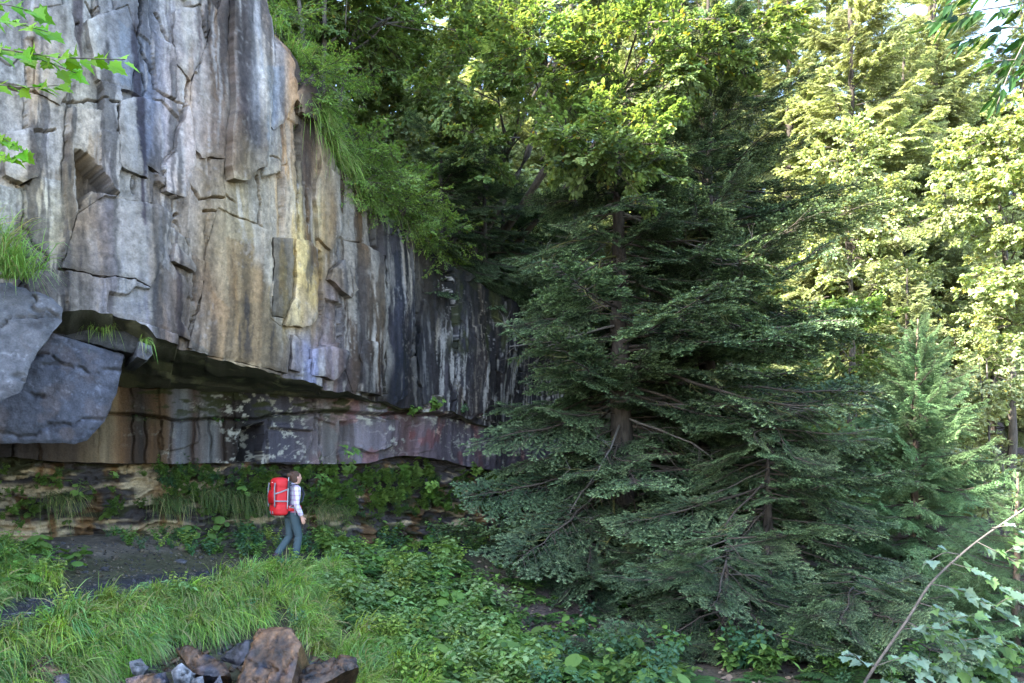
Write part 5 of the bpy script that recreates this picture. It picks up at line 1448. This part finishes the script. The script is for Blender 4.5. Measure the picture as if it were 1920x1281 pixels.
# the plants that stand out
def plant(name, label, kd, p, s_=1.0, cat='plant', group=None, tilt=None):
    me = KM[kd][int(g.integers(len(KM[kd])))]
    o = link(name, me, None, xform(np.asarray(p) - [0, 0, .04 * s_], g.uniform(0, 6.28), 0, 0, s_))
    if tilt:
        o.rotation_euler = (Matrix.Rotation(tilt, 4, Vector((.55, .83, 0))) @ Matrix.Rotation(g.uniform(0, 6.28), 4, 'Z')).to_euler()
    return tag(o, label, cat, group)
for px, py, kd, s_, lb in [
        (345, 1112, 'pale', .95, 'pale green feathery plant standing alone at the path edge'), (400, 1128, 'pale', .6, 'small pale plant in the grass right of the lone feathery one'),
        (575, 1085, 'yellow', 1.0, 'yellow-green herb hiding the hiker\'s front foot'), (625, 1075, 'pale', .9, 'pale herb just right of the hiker\'s feet'), (466, 1092, 'mapleseed', .45, 'small lobed plant at the path edge behind the hiker'),
        (135, 1070, 'round', 1.0, 'round-leaved plant beside the path at the left'), (60, 1105, 'round', 1.0, 'round-leaved plant in grass at the left edge'), (150, 1050, 'round', .9, 'taller round-leaved plant against tan shale'),
        (760, 1050, 'bigleaf', .9, 'broad-leaved plant at the top of the herb slope'), (830, 1055, 'bigleaf', 1.0, 'second broad-leaved plant, nearer the leaf litter'), (790, 1030, 'herb', 1.3, 'tall herb rising behind the broad leaves'),
        (870, 1085, 'bigleaf', .7, 'broad-leaved plant at the right rim of the herb slope'), (690, 1140, 'pale', 1.1, 'pale feathery herb in the middle of the slope'), (760, 1190, 'pale', 1.2, 'large pale herb low on the slope'),
        (850, 1250, 'yellow', 1.0, 'yellowing herb near the bottom of the slope'), (1035, 1215, 'fern', 1.0, 'dark green fern at the edge of the leaf litter'), (1075, 1275, 'fern', .9, 'fern at the bottom edge below the fir boughs'),
        (930, 1250, 'mint', 1.2, 'fresh pale leafy herb at the bottom of the slope'), (960, 1290, 'mint', 1.2, 'fresh leafy herb cut by the bottom edge')]:
    plant('herb_plant', lb, kd, hit(px, py), s_)
for px, py, kd, s_, lb, dz in [
        (140, 925, 'round', .9, 'large-leaved plant hanging on tan shale at the left', 0), (400, 985, 'round', 1.1, 'large round leaves below the shale grass', 0), (450, 925, 'round', .8, 'round leaves on the shale behind the hiker', 0),
        (210, 895, 'round', .5, 'small round-leaved plant under the band at the left', 0), (645, 850, 'herb', 1.0, 'leafy plant hanging from the crack in the band', 0), (640, 890, 'mapleseed', .8, 'lobed leaves spilling below the band', 0),
        (790, 772, 'mapleseed', .9, 'maple seedling on the ledge of the band', 0), (750, 780, 'mapleseed', .7, 'smaller maple seedling left on the same ledge', 0), (850, 775, 'dull', .7, 'dark plant on the ledge below the mossy rock', 0),
        (600, 905, 'herb', .9, 'green herb in front of the hiker\'s face', 0), (790, 920, 'mapleseed', .9, 'lobed-leaved plant below the arched band', 0), (880, 890, 'mapleseed', .9, 'dark maple seedling near the fir boughs', 0)]:
    plant('wall_plant', lb, kd, on_shale(px, py, .12 if py > 870 else .3), s_, group='plants on the rock wall', tilt=.6)

# leaf litter
mb = MB()
pos, dr, up, sz, cc = [], [], [], [], []
for k in range(2600):
    p = hit(g.uniform(880, 1500), g.uniform(1040, 1300)) if k < 1900 else hit(g.uniform(100, 520), g.uniform(1010, 1090))
    a = g.uniform(0, 6.28)
    pos.append(p + [0, 0, .02]); dr.append([math.cos(a), math.sin(a), g.normal(0, .3)]); up.append([g.normal(0, .4), g.normal(0, .4), 1]); sz.append(g.uniform(.05, .11) if k < 1900 else g.uniform(.02, .05))
    cc.append(np.array([.13, .09, .065]) * g.uniform(.35, 1.6))
add_leaves(mb, pos, dr, up, sz, 'oval', np.array(cc), g, mat=0)
tag(mb.build('leaf_litter', M_LITTER), 'brown fallen leaves on the dark slope under the firs', 'leaf litter', kind='stuff')

# ------------------------------------------------------------------ branches close to the camera
def single_leaf(kind, col, seed):
    g = np.random.default_rng(seed)
    mb = MB()
    tube(mb, [[-.35, 0, .03], [-.15, 0, .01], [0, 0, 0]], .008, 3, np.asarray(col) * 1.2, 1, cap=False)
    add_leaves(mb, [[0, 0, 0]], [[1.0, 0, 0]], [[0, 0, 1.0]], [1.0], kind, np.asarray(col), g, fold=.22, curl=.22)
    return mb.mesh(kind + '_leaf', [M_TWIG, M_LEAF])
LML = [single_leaf('maple', (.10, .24, .012), 1), single_leaf('maple', (.14, .29, .02), 2)]
LMB = [single_leaf('maple', (.13, .21, .15), 3), single_leaf('maple', (.16, .24, .18), 4), single_leaf('maple', (.10, .18, .07), 5)]
LAS = [single_leaf('lance', (.016, .045, .010), 6), single_leaf('lance', (.024, .06, .013), 7)]

def hung_branch(name, label, stems, lib, size, per, seed, cat='branch', col=(.11, .095, .085), leafdir=(0, 0, 0), upb=(0, -.3, 1.0), jit=.05):
    """stems: list of (points in px, py, D; radii; leaf spacing or 0)"""
    g = np.random.default_rng(seed)
    p0 = P(*stems[0][0][0])
    t = thing(name, label, cat, p0)
    for pts, rad, lv in stems:
        pts = np.array([P(*q) for q in pts]) - p0
        m = len(pts) * 4
        q0, q = np.linspace(0, 1, len(pts)), np.linspace(0, 1, m)
        pp = np.stack([np.interp(q, q0, pts[:, k]) for k in range(3)], -1)
        k_ = np.array([.25, .5, .25])
        for _ in range(2): pp[1:-1] = k_[0] * pp[:-2] + k_[1] * pp[1:-1] + k_[2] * pp[2:]
        mb = MB()
        tube(mb, pp, np.interp(q, [0, 1], rad), 7, np.outer(1 + .4 * g.random(m), col), 0, rough=.2)
        mb.build('stem' if rad[0] > .008 else 'twig', M_TWIG, t)
        if not lv: continue
        L = np.linalg.norm(np.diff(pp, axis=0), axis=1).sum()
        n = int(L / lv)
        for j in range(n):
            f = .12 + .88 * (j + .5) / n
            p = np.array([np.interp(f, q, pp[:, k]) for k in range(3)])
            tn = unit(np.array([np.interp(min(f + .05, 1), q, pp[:, k]) - np.interp(f - .05, q, pp[:, k]) for k in range(3)]))
            la = unit(np.cross([0, 0.0, 1.0], tn))
            for sg in (1, -1):
                d = unit(tn * g.uniform(.5, 1) + la * sg * g.uniform(.4, 1) + np.asarray(leafdir) + g.normal(0, .25, 3))
                u = unit(np.asarray(upb) + g.normal(0, .3, 3))
                u = unit(u - d * np.dot(u, d)); s2 = np.cross(u, d)
                sz_ = size * g.uniform(.65, 1.2)
                M = np.eye(4); M[:3, 0], M[:3, 1], M[:3, 2] = d * sz_, s2 * sz_, u * sz_
                M[:3, 3] = p + d * sz_ * .35 + g.normal(0, jit * size, 3)
                link('leaf', lib[int(g.integers(len(lib)))], t, M)
    return t

hung_branch('maple_branch', 'bright green maple branch reaching in from the top left corner', [
    ([(-120, 60, 4.4), (0, 92, 4.3), (110, 108, 4.2), (235, 112, 4.1)], (.008, .0025), .11), ([(-100, 20, 4.5), (20, 40, 4.4), (90, 60, 4.3)], (.005, .002), .09),
    ([(-60, 150, 4.4), (40, 165, 4.3), (110, 160, 4.3)], (.005, .002), .10), ([(-80, 90, 4.6), (60, 105, 4.5), (150, 140, 4.4)], (.004, .002), .10), ([(-60, 0, 4.2), (20, 10, 4.1), (60, 22, 4.1)], (.004, .002), .10)], LML, .088, 0, 1, leafdir=(.5, 0, -.35), upb=(-.3, -.7, .8))
hung_branch('maple_branch', 'small leafy twig at the left edge above the grass cushion', [([(-60, 235, 4.6), (0, 255, 4.5), (45, 285, 4.5)], (.004, .002), .07), ([(-60, 270, 4.6), (0, 290, 4.5), (25, 300, 4.5)], (.003, .002), .07)], LML, .07, 0, 2, leafdir=(.4, 0, -.4), upb=(-.3, -.7, .8))
hung_branch('ash_branch', 'dark ash leaves hanging in from the top right corner', [
    ([(1990, -20, 4.2), (1900, 10, 4.2), (1830, 20, 4.2), (1745, 42, 4.2)], (.006, .002), .055), ([(1980, 60, 4.3), (1900, 50, 4.3), (1850, 60, 4.3), (1800, 80, 4.3)], (.005, .002), .055),
    ([(1960, 20, 4.1), (1920, 80, 4.1), (1890, 140, 4.1), (1870, 195, 4.1)], (.005, .002), .055), ([(1960, -60, 4.2), (1880, -30, 4.2), (1800, -10, 4.2), (1770, 20, 4.2)], (.005, .002), .055),
    ([(1990, 90, 4.1), (1930, 110, 4.1), (1860, 115, 4.1)], (.005, .002), .055)], LAS, .115, 0, 3, leafdir=(-.2, 0, -.45), upb=(.3, -.8, .6))
ST = [(1590, 1330, 5.2), (1640, 1250, 5.2), (1700, 1165, 5.2), (1745, 1090, 5.2), (1830, 1015, 5.2), (1935, 945, 5.2), (2000, 890, 5.2)]
hung_branch('maple_sapling', 'leaning maple sapling with bluish leaves in the bottom right corner', [
    (ST, (.012, .004), 0),
    ([(1745, 1095, 5.2), (1800, 1105, 5.1), (1860, 1140, 5.0), (1930, 1180, 5.0)], (.0035, .0015), .045), ([(1690, 1180, 5.2), (1750, 1175, 5.0), (1810, 1200, 4.9), (1870, 1240, 4.8)], (.0035, .0015), .045),
    ([(1700, 1165, 5.2), (1760, 1200, 5.1), (1790, 1235, 5.0), (1830, 1280, 5.0)], (.0035, .0015), .045), ([(1640, 1250, 5.2), (1690, 1232, 5.1), (1740, 1240, 5.0), (1800, 1290, 5.0)], (.0035, .0015), .045),
    ([(1830, 1015, 5.2), (1880, 1040, 5.1), (1930, 1070, 5.0)], (.0035, .0015), .045), ([(1780, 1055, 5.2), (1830, 1070, 5.1), (1880, 1100, 5.0), (1940, 1130, 5.0)], (.0035, .0015), .045),
    ([(1640, 1250, 5.2), (1615, 1240, 5.1), (1600, 1225, 5.0), (1585, 1230, 5.0)], (.004, .002), .10), ([(1722, 1130, 5.2), (1770, 1145, 5.1), (1830, 1170, 5.0), (1900, 1225, 4.9)], (.0035, .0015), .045),
    ([(1800, 1040, 5.2), (1770, 1035, 5.2), (1730, 1060, 5.2)], (.004, .002), .10), ([(1620, 1290, 5.2), (1680, 1280, 5.1), (1730, 1300, 5.0)], (.004, .002), .09),
    ([(1860, 990, 5.2), (1890, 985, 5.1), (1930, 1000, 5.1)], (.004, .002), .10),
    ([(1760, 1200, 5.1), (1820, 1215, 5.0), (1880, 1260, 4.9), (1930, 1300, 4.9)], (.003, .0015), .045), ([(1810, 1200, 4.9), (1860, 1195, 4.8), (1930, 1220, 4.8)], (.003, .0015), .045),
    ([(1860, 1140, 5.0), (1890, 1120, 4.9), (1940, 1125, 4.9)], (.003, .0015), .045), ([(1690, 1232, 5.1), (1720, 1250, 5.0), (1740, 1290, 4.9)], (.003, .0015), .045),
    ([(1880, 1040, 5.1), (1910, 1020, 5.0), (1950, 1030, 5.0)], (.003, .0015), .05), ([(1760, 1175, 5.0), (1790, 1160, 4.9), (1840, 1150, 4.9)], (.003, .0015), .05)], LMB, .075, 0, 4, cat='sapling', col=(.085, .075, .066), leafdir=(.15, -.1, -.15), upb=(0, -.25, 1.0))

# ------------------------------------------------------------------ the hiker
YAW = math.atan2(.70, .71)
feet = np.array([-4.10, 13.9, 0.0]); feet[2] = float(G(feet[0], feet[1])) + .01
hiker = thing('person', 'person in a plaid shirt and slate trousers walking the path with a pack', 'person', feet, YAW)

def loft(mb, c, rad, sides=16, pw=2.0, ref=(0, 1, 0), col=(1, 1, 1)):
    """a closed skin over rings: centres c, half widths (along ref, across)"""
    c, rad = np.asarray(c, float), np.asarray(rad, float)
    t = unit(np.gradient(c, axis=0))
    a = unit(np.asarray(ref, float) - t * (t @ np.asarray(ref, float))[:, None])
    b = np.cross(t, a)
    th = np.arange(sides) * 2 * math.pi / sides
    ct, st = np.cos(th), np.sin(th)
    x = np.sign(ct) * np.abs(ct) ** (2 / pw); y = np.sign(st) * np.abs(st) ** (2 / pw)
    v_ = c[:, None] + rad[:, 0, None, None] * x[None, :, None] * a[:, None] + rad[:, 1, None, None] * y[None, :, None] * b[:, None]
    n = len(c)
    i = np.arange(n - 1)[:, None] * sides; j = np.arange(sides)[None]; k = (j + 1) % sides
    q = np.stack([i + j, i + k, i + sides + k, i + sides + j], -1).reshape(-1, 4)
    m = n * sides
    V = np.concatenate([v_.reshape(-1, 3), c[:1], c[-1:]])
    jj = np.arange(sides); kk = (jj + 1) % sides
    mb.add(V, [q, np.stack([jj * 0 + m, kk, jj], -1), np.stack([jj * 0 + m + 1, jj + (n - 1) * sides, kk + (n - 1) * sides], -1)], col)

def fused(name, mb, mat, parent, vox=.012, smooth=4, keep=None):
    """fuse overlapping skins into one continuous surface"""
    me = mb.mesh(name, mat)
    o = bpy.data.objects.new(name, me); COL.objects.link(o)
    r = o.modifiers.new('r', 'REMESH'); r.mode = 'VOXEL'; r.voxel_size = vox; r.use_smooth_shade = True
    s_ = o.modifiers.new('s', 'SMOOTH'); s_.iterations = smooth; s_.factor = .5
    dg = bpy.context.evaluated_depsgraph_get()
    m2 = bpy.data.meshes.new_from_object(o.evaluated_get(dg))
    bpy.data.objects.remove(o)
    m2.materials.clear(); m2.materials.append(mat)
    return link(name, m2, parent)

def limb(mb, pts, rad, m=5, **kw):
    pts, rad = np.asarray(pts, float), np.asarray(rad, float)
    if rad.ndim == 1: rad = np.stack([rad, rad], -1)
    q0, q = np.linspace(0, 1, len(pts)), np.linspace(0, 1, (len(pts) - 1) * m + 1)
    it = lambda A: np.stack([np.interp(q, q0, A[:, k]) for k in range(A.shape[1])], -1)
    loft(mb, it(pts), it(rad), **kw)

SKIN = plain_mat('skin', (.50, .27, .20), .55)
HAIR = plain_mat('brown_hair', (.075, .04, .026), .6, bump=.8, bscale=90)
TROU = plain_mat('slate_cloth', (.042, .064, .075), .85, bump=.5, bscale=25)
SHOE = plain_mat('boot_leather', (.045, .03, .04), .7, bump=.3)
SOLE = plain_mat('boot_sole', (.015, .015, .018), .8)
RED = plain_mat('red_nylon', (.46, .014, .018), .6, bump=.35, bscale=18)
DRED = plain_mat('dark_red_nylon', (.38, .008, .012), .55, bump=.3, bscale=25)
GSTR = plain_mat('grey_webbing', (.19, .195, .22), .7)
DARK = plain_mat('dark_webbing', (.03, .035, .05), .7)
METAL = plain_mat('pole_metal', (.30, .31, .33), .35)
PINK = plain_mat('pink_cloth', (.45, .16, .30), .8)
WHITE = plain_mat('white_print', (.8, .8, .8), .6)
def plaid():
    m, N, L = new_mat('plaid_cloth')
    tc = N.new('ShaderNodeTexCoord'); sp = N.new('ShaderNodeSeparateXYZ'); L.new(tc.outputs['Object'], sp.inputs[0])
    def band(sock, f, th):
        a = N.new('ShaderNodeMath'); a.operation = 'MULTIPLY'; a.inputs[1].default_value = f; L.new(sock, a.inputs[0])
        b = N.new('ShaderNodeMath'); b.operation = 'FRACT'; L.new(a.outputs[0], b.inputs[0])
        c = N.new('ShaderNodeMath'); c.operation = 'LESS_THAN'; c.inputs[1].default_value = th; L.new(b.outputs[0], c.inputs[0])
        return c.outputs[0]
    s1, s2 = band(sp.outputs[2], 12.0, .30), band(sp.outputs[0], 14.0, .30)
    ad = N.new('ShaderNodeMath'); ad.operation = 'ADD'; L.new(s1, ad.inputs[0]); L.new(s2, ad.inputs[1])
    hf = N.new('ShaderNodeMath'); hf.operation = 'MULTIPLY'; hf.inputs[1].default_value = .42; L.new(ad.outputs[0], hf.inputs[0])
    mx = N.new('ShaderNodeMix'); mx.data_type = 'RGBA'
    mx.inputs[6].default_value = (.50, .47, .52, 1); mx.inputs[7].default_value = (.24, .10, .27, 1)
    L.new(hf.outputs[0], mx.inputs[0])
    b = N.new('ShaderNodeBsdfPrincipled'); b.inputs['Roughness'].default_value = .85
    L.new(mx.outputs[2], b.inputs['Base Color'])
    n2 = N.new('ShaderNodeTexNoise'); n2.inputs['Scale'].default_value = 16; L.new(tc.outputs['Object'], n2.inputs['Vector'])
    bp = N.new('ShaderNodeBump'); bp.inputs['Strength'].default_value = .6; bp.inputs['Distance'].default_value = .03
    L.new(n2.outputs[0], bp.inputs['Height']); L.new(bp.outputs[0], b.inputs['Normal'])
    o = N.new('ShaderNodeOutputMaterial'); L.new(b.outputs[0], o.inputs[0])
    return m
PLAID = plaid()

hipR, kneeR, ankR = (0.0, -.085, .90), (.09, -.09, .49), (.02, -.09, .085)
hipL, kneeL, ankL = (0.0, .085, .90), (.0, .085, .49), (-.25, .09, .17)
shR, elR, wrR = (.02, -.175, 1.385), (-.03, -.235, 1.10), (.07, -.25, .865)
shL, elL, wrL = (.02, .175, 1.385), (.02, .235, 1.11), (.20, .22, .93)
A_ = np.array
# body: one continuous skin
mb = MB()
limb(mb, [(0, 0, .86), (0, 0, .95), (.02, 0, 1.08), (.04, 0, 1.25), (.03, 0, 1.37), (.05, 0, 1.43)], [(.13, .09), (.155, .105), (.125, .09), (.15, .10), (.15, .08), (.06, .055)], sides=20)
limb(mb, [(.045, 0, 1.40), (.075, 0, 1.50), (.085, 0, 1.53)], [.052, .05, .05])
limb(mb, [(.10, 0, 1.475), (.105, 0, 1.505), (.10, 0, 1.54), (.09, 0, 1.58), (.085, 0, 1.63), (.085, 0, 1.67), (.085, 0, 1.69)], [(.03, .045), (.05, .068), (.063, .085), (.071, .094), (.072, .096), (.055, .075), (.02, .03)], sides=18)
limb(mb, [(.165, 0, 1.615), (.195, 0, 1.575), (.175, 0, 1.56)], [.010, .017, .012], sides=8)          # nose
limb(mb, [(.168, -.022, 1.527), (.176, 0, 1.527), (.168, .022, 1.527)], [.007, .010, .007], sides=8, ref=(0, 0, 1))   # mouth
for sy in (-1, 1):
    limb(mb, [(.085, sy * .073, 1.61), (.080, sy * .080, 1.585), (.088, sy * .073, 1.555)], [.010, .017, .009], sides=8)   # ears
for h, k, a in ((hipR, kneeR, ankR), (hipL, kneeL, ankL)):
    h, k, a = A_(h), A_(k), A_(a)
    limb(mb, [h, (h + k) / 2, k, k * .65 + a * .35, a], [.085, .075, .055, .056, .036])
limb(mb, [ankR, (.06, -.09, .05), (.15, -.09, .035), (.20, -.09, .03)], [.036, .042, .04, .025])
limb(mb, [ankL, (-.25, .09, .12), (-.20, .09, .06), (-.15, .09, .035)], [.036, .042, .04, .025])
fing = []
for s_, e, w_, sy in ((shR, elR, wrR, -1), (shL, elL, wrL, 1)):
    s_, e, w_ = A_(s_), A_(e), A_(w_)
    limb(mb, [s_ + [0, -sy * .05, 0], s_, (s_ + e) / 2, e, e * .6 + w_ * .4, w_], [.05, .052, .046, .038, .037, .026])
    d = unit(w_ - e) * .75 + np.array([.12, 0, -.5]); d = unit(d)
    pal = w_ + d * .085
    limb(mb, [w_, w_ + d * .04, pal], [(.017, .027), (.015, .038), (.013, .04)], ref=(0, 1, 0))
    fw = unit(np.cross([0, 1.0, 0], d)); fw = fw if fw[0] > 0 else -fw
    for j, l in enumerate((.070, .080, .074, .058)):
        r0_ = pal + fw * (.030 - .020 * j) - d * .01
        m1 = r0_ + d * l * .5 + np.array([0, -sy * .006, 0])
        limb(mb, [r0_, m1, m1 + unit(d + np.array([-.1, -sy * .55, 0])) * l * .5], [.0095, .009, .007], sides=8)
    th0 = w_ + d * .025 + fw * .026
    limb(mb, [th0, th0 + fw * .028 + d * .025, th0 + fw * .034 + d * .06], [.012, .011, .008], sides=8)
fused('body', mb, SKIN, hiker, .0075, 3)
for sy in (-1, 1):
    mb = MB(); limb(mb, [(.162, sy * .032, 1.592), (.1725, sy * .032, 1.592)], [.013, .006], sides=10); e_ = mb.build('eye', DARK, hiker)
mb = MB()
limb(mb, [(.075, 0, 1.50), (.060, 0, 1.54), (.058, 0, 1.58), (.066, 0, 1.63), (.078, 0, 1.675), (.085, 0, 1.705), (.085, 0, 1.712)], [(.05, .05), (.070, .075), (.079, .088), (.082, .098), (.07, .085), (.035, .045), (.01, .01)], sides=20)
limb(mb, [(-.055, 0, 1.60), (-.05, 0, 1.635), (-.035, 0, 1.665)], [.035, .052, .03], sides=12)            # knot
for k in range(16):
    a = k * 2.4; limb(mb, [A_((.05 + .06 * math.cos(a), .075 * math.sin(a), 1.60 + .006 * k)), A_((.02 + .04 * math.cos(a + .5), .07 * math.sin(a + .5), 1.63 + .004 * k))], [.018, .012], sides=8)
fused('hair', mb, HAIR, hiker, .009, 2)
mb = MB()
limb(mb, [(0, 0, .85), (0, 0, .92), (.005, 0, 1.0), (.01, 0, 1.03)], [(.15, .105), (.165, .12), (.15, .108), (.145, .10)], sides=20)
for h, k, a, sp in ((hipR, kneeR, ankR, .0), (hipL, kneeL, ankL, .0)):
    h, k, a = A_(h), A_(k), A_(a)
    limb(mb, [h + [0, 0, .02], h * .6 + k * .4, k, k * .6 + a * .4, a * .9 + k * .1, a + (k - a) * .02], [.098, .086, .070, .070, .066, .064])
    for j in range(3):
        p = k + (a - k) * (.12 + .2 * j) + [-.02, 0, 0]; limb(mb, [p + [-.03, -.05, .01], p + [-.045, 0, 0], p + [-.03, .05, -.012]], [.016, .022, .016], sides=8)
fused('trousers', mb, TROU, hiker, .011, 3)
mb = MB()
limb(mb, [(.01, 0, .98), (.015, 0, 1.05), (.03, 0, 1.14), (.04, 0, 1.27), (.03, 0, 1.38), (.045, 0, 1.435), (.06, 0, 1.46)], [(.158, .115), (.148, .108), (.142, .105), (.165, .115), (.158, .095), (.075, .068), (.06, .062)], sides=20)
for s_, e, w_, sy in ((shR, elR, wrR, -1), (shL, elL, wrL, 1)):
    s_, e, w_ = A_(s_), A_(e), A_(w_)
    limb(mb, [s_ + [0, -sy * .06, .005], s_, (s_ + e) / 2, e, e * .5 + w_ * .5, e * .12 + w_ * .88], [.060, .066, .060, .053, .050, .046])
fused('shirt', mb, PLAID, hiker, .010, 3)
mb = MB(); limb(mb, [(.008, 0, .945), (.01, 0, .98), (.012, 0, 1.0)], [(.172, .126), (.168, .122), (.162, .118)], sides=24); mb.build('shirt_hem', PINK, hiker)
for a, t1, t2, flat in ((ankR, (.07, -.09, .05), (.19, -.09, .045), 0), (ankL, (-.285, .09, .12), (-.205, .09, .05), 1)):
    mb = MB()
    a, t1, t2 = A_(a), A_(t1), A_(t2)
    if not flat:
        limb(mb, [a + [0, 0, .06], a, a + [.005, 0, -.03]], [.052, .052, .05]); limb(mb, [(-.045, -.09, .05), (.03, -.09, .055), (.12, -.09, .05), (.21, -.09, .035)], [(.038, .04), (.042, .05), (.046, .04), (.03, .025)], ref=(0, 1, 0))
    else:
        limb(mb, [a + [.02, 0, .05], a, a + [0, 0, -.03]], [.052, .052, .05]); limb(mb, [(-.305, .09, .175), (-.26, .09, .12), (-.205, .09, .07), (-.14, .09, .035)], [(.038, .035), (.042, .05), (.046, .04), (.03, .025)], ref=(0, 1, 0))
    sh_ = fused('boot', mb, SHOE, hiker, .010, 2)
    mb = MB()
    if not flat: limb(mb, [(-.075, -.09, .013), (.03, -.09, .013), (.13, -.09, .013), (.23, -.09, .016)], [(.036, .014), (.038, .014), (.048, .014), (.025, .012)], ref=(0, 1, 0), pw=4)
    else: limb(mb, [(-.345, .09, .16), (-.285, .09, .08), (-.22, .09, .03), (-.14, .09, .010)], [(.036, .014), (.038, .014), (.048, .014), (.025, .012)], ref=(0, 1, 0), pw=4)
    mb.build('sole', SOLE, sh_)

# ------------------------------------------------------------------ the backpack
pack = thing('backpack', 'bright red trekking backpack with grey straps on the hiker\'s back', 'backpack', feet, YAW)
cx = -.255
prof = [(.895, .09, .06), (.905, .145, .105), (.94, .165, .135), (1.02, .17, .145), (1.10, .165, .135)]
mb = MB(); loft(mb, [(cx - .0, 0, z) for z, a, b in prof], [(a, b) for z, a, b in prof], sides=28, pw=3.0); fused('base_compartment', mb, RED, pack, .010, 2)
prof = [(1.06, .12, .10), (1.08, .155, .125), (1.18, .165, .135), (1.32, .16, .13), (1.42, .155, .125), (1.46, .13, .10)]
mb = MB(); loft(mb, [(cx + .005, 0, z) for z, a, b in prof], [(a, b) for z, a, b in prof], sides=28, pw=3.2); fused('main_compartment', mb, RED, pack, .010, 2)
prof = [(1.40, .12, .10), (1.415, .16, .135), (1.47, .165, .145), (1.54, .155, .14), (1.58, .12, .11), (1.595, .05, .05)]
mb = MB(); loft(mb, [(cx + .012, 0, z) for z, a, b in prof], [(a, b) for z, a, b in prof], sides=28, pw=2.8); lid = fused('lid', mb, RED, pack, .010, 2)
mb = MB(); loft(mb, [(cx - .148, .0, 1.12), (cx - .152, .0, 1.25), (cx - .145, .0, 1.36)], [(.10, .025), (.11, .03), (.08, .02)], sides=16, pw=3); mb.build('front_pocket', DRED, pack)
def strap(name, pts, wd, th, mat, parent, ref):
    mb = MB(); limb(mb, pts, [(wd, th)] * len(pts), ref=ref, pw=5, sides=12); return mb.build(name, mat, parent)
for sy in (-1, 1):
    strap('compression_strap', [(cx - .135, sy * .115, 1.50), (cx - .150, sy * .118, 1.40), (cx - .150, sy * .120, 1.25), (cx - .148, sy * .12, 1.06)], .017, .006, GSTR, pack, (0, 1, 0))
    strap('side_strap', [(cx - .145, sy * .12, 1.30), (cx - .06, sy * .172, 1.33), (cx + .09, sy * .166, 1.38)], .012, .005, GSTR, pack, (0, 0, 1))
    strap('side_strap', [(cx - .145, sy * .125, 1.17), (cx - .04, sy * .176, 1.165), (cx + .10, sy * .168, 1.16)], .012, .005, GSTR, pack, (0, 0, 1))
    strap('shoulder_strap', [(cx + .12, sy * .09, 1.42), (-.06, sy * .10, 1.455), (.03, sy * .115, 1.465), (.13, sy * .12, 1.40), (.17, sy * .13, 1.28), (.12, sy * .16, 1.15), (cx + .13, sy * .165, 1.05)], .03, .008, DARK, pack, (0, 1, 0))
    strap('load_lifter', [(cx + .10, sy * .10, 1.53), (.02, sy * .115, 1.475)], .010, .004, GSTR, pack, (0, 1, 0))
    strap('hip_belt', [(cx + .10, sy * .16, 1.03), (-.02, sy * .172, 1.02), (.09, sy * .155, 1.02), (.155, sy * .05, 1.02)], .05, .016, RED, pack, (0, 0, 1))
    strap('belt_webbing', [(cx + .11, sy * .178, 1.06), (-.03, sy * .192, 1.03), (.07, sy * .180, 1.02)], .014, .005, GSTR, pack, (0, 0, 1))
strap('frame_sheet', [(cx + .135, 0, .93), (cx + .145, 0, 1.2), (cx + .135, 0, 1.5)], .13, .02, DARK, pack, (0, 1, 0))
strap('hanging_strap', [(-.06, -.198, 1.08), (-.045, -.203, 1.0), (-.04, -.2, .90)], .012, .004, GSTR, pack, (0, 1, 0))
for yy in (-.05, .03):
    strap('loop', [(cx - .145, yy, .93), (cx - .155, yy, .955), (cx - .152, yy, .985)], .012, .004, GSTR, pack, (0, 1, 0))
strap('logo_patch', [(cx - .128, -.02, 1.505), (cx - .128, .02, 1.505)], .006, .004, WHITE, lid, (0, 0, 1))
pole = thing('trekking_pole', 'folded dark trekking pole strapped upright to the red backpack', 'pole', feet, YAW)
mb = MB(); limb(mb, [(cx + .07, -.178, 1.02), (cx + .09, -.178, 1.45)], [.008, .009], sides=10); mb.build('shaft', METAL, pole)
mb = MB(); limb(mb, [(cx + .09, -.178, 1.40), (cx + .093, -.178, 1.46), (cx + .096, -.178, 1.53)], [.016, .015, .013], sides=10); mb.build('grip', DARK, pole)
mb = MB(); limb(mb, [(cx + .096, -.178, 1.53), (cx + .099, -.178, 1.60)], [.011, .009], sides=10); mb.build('tip_section', METAL, pole)
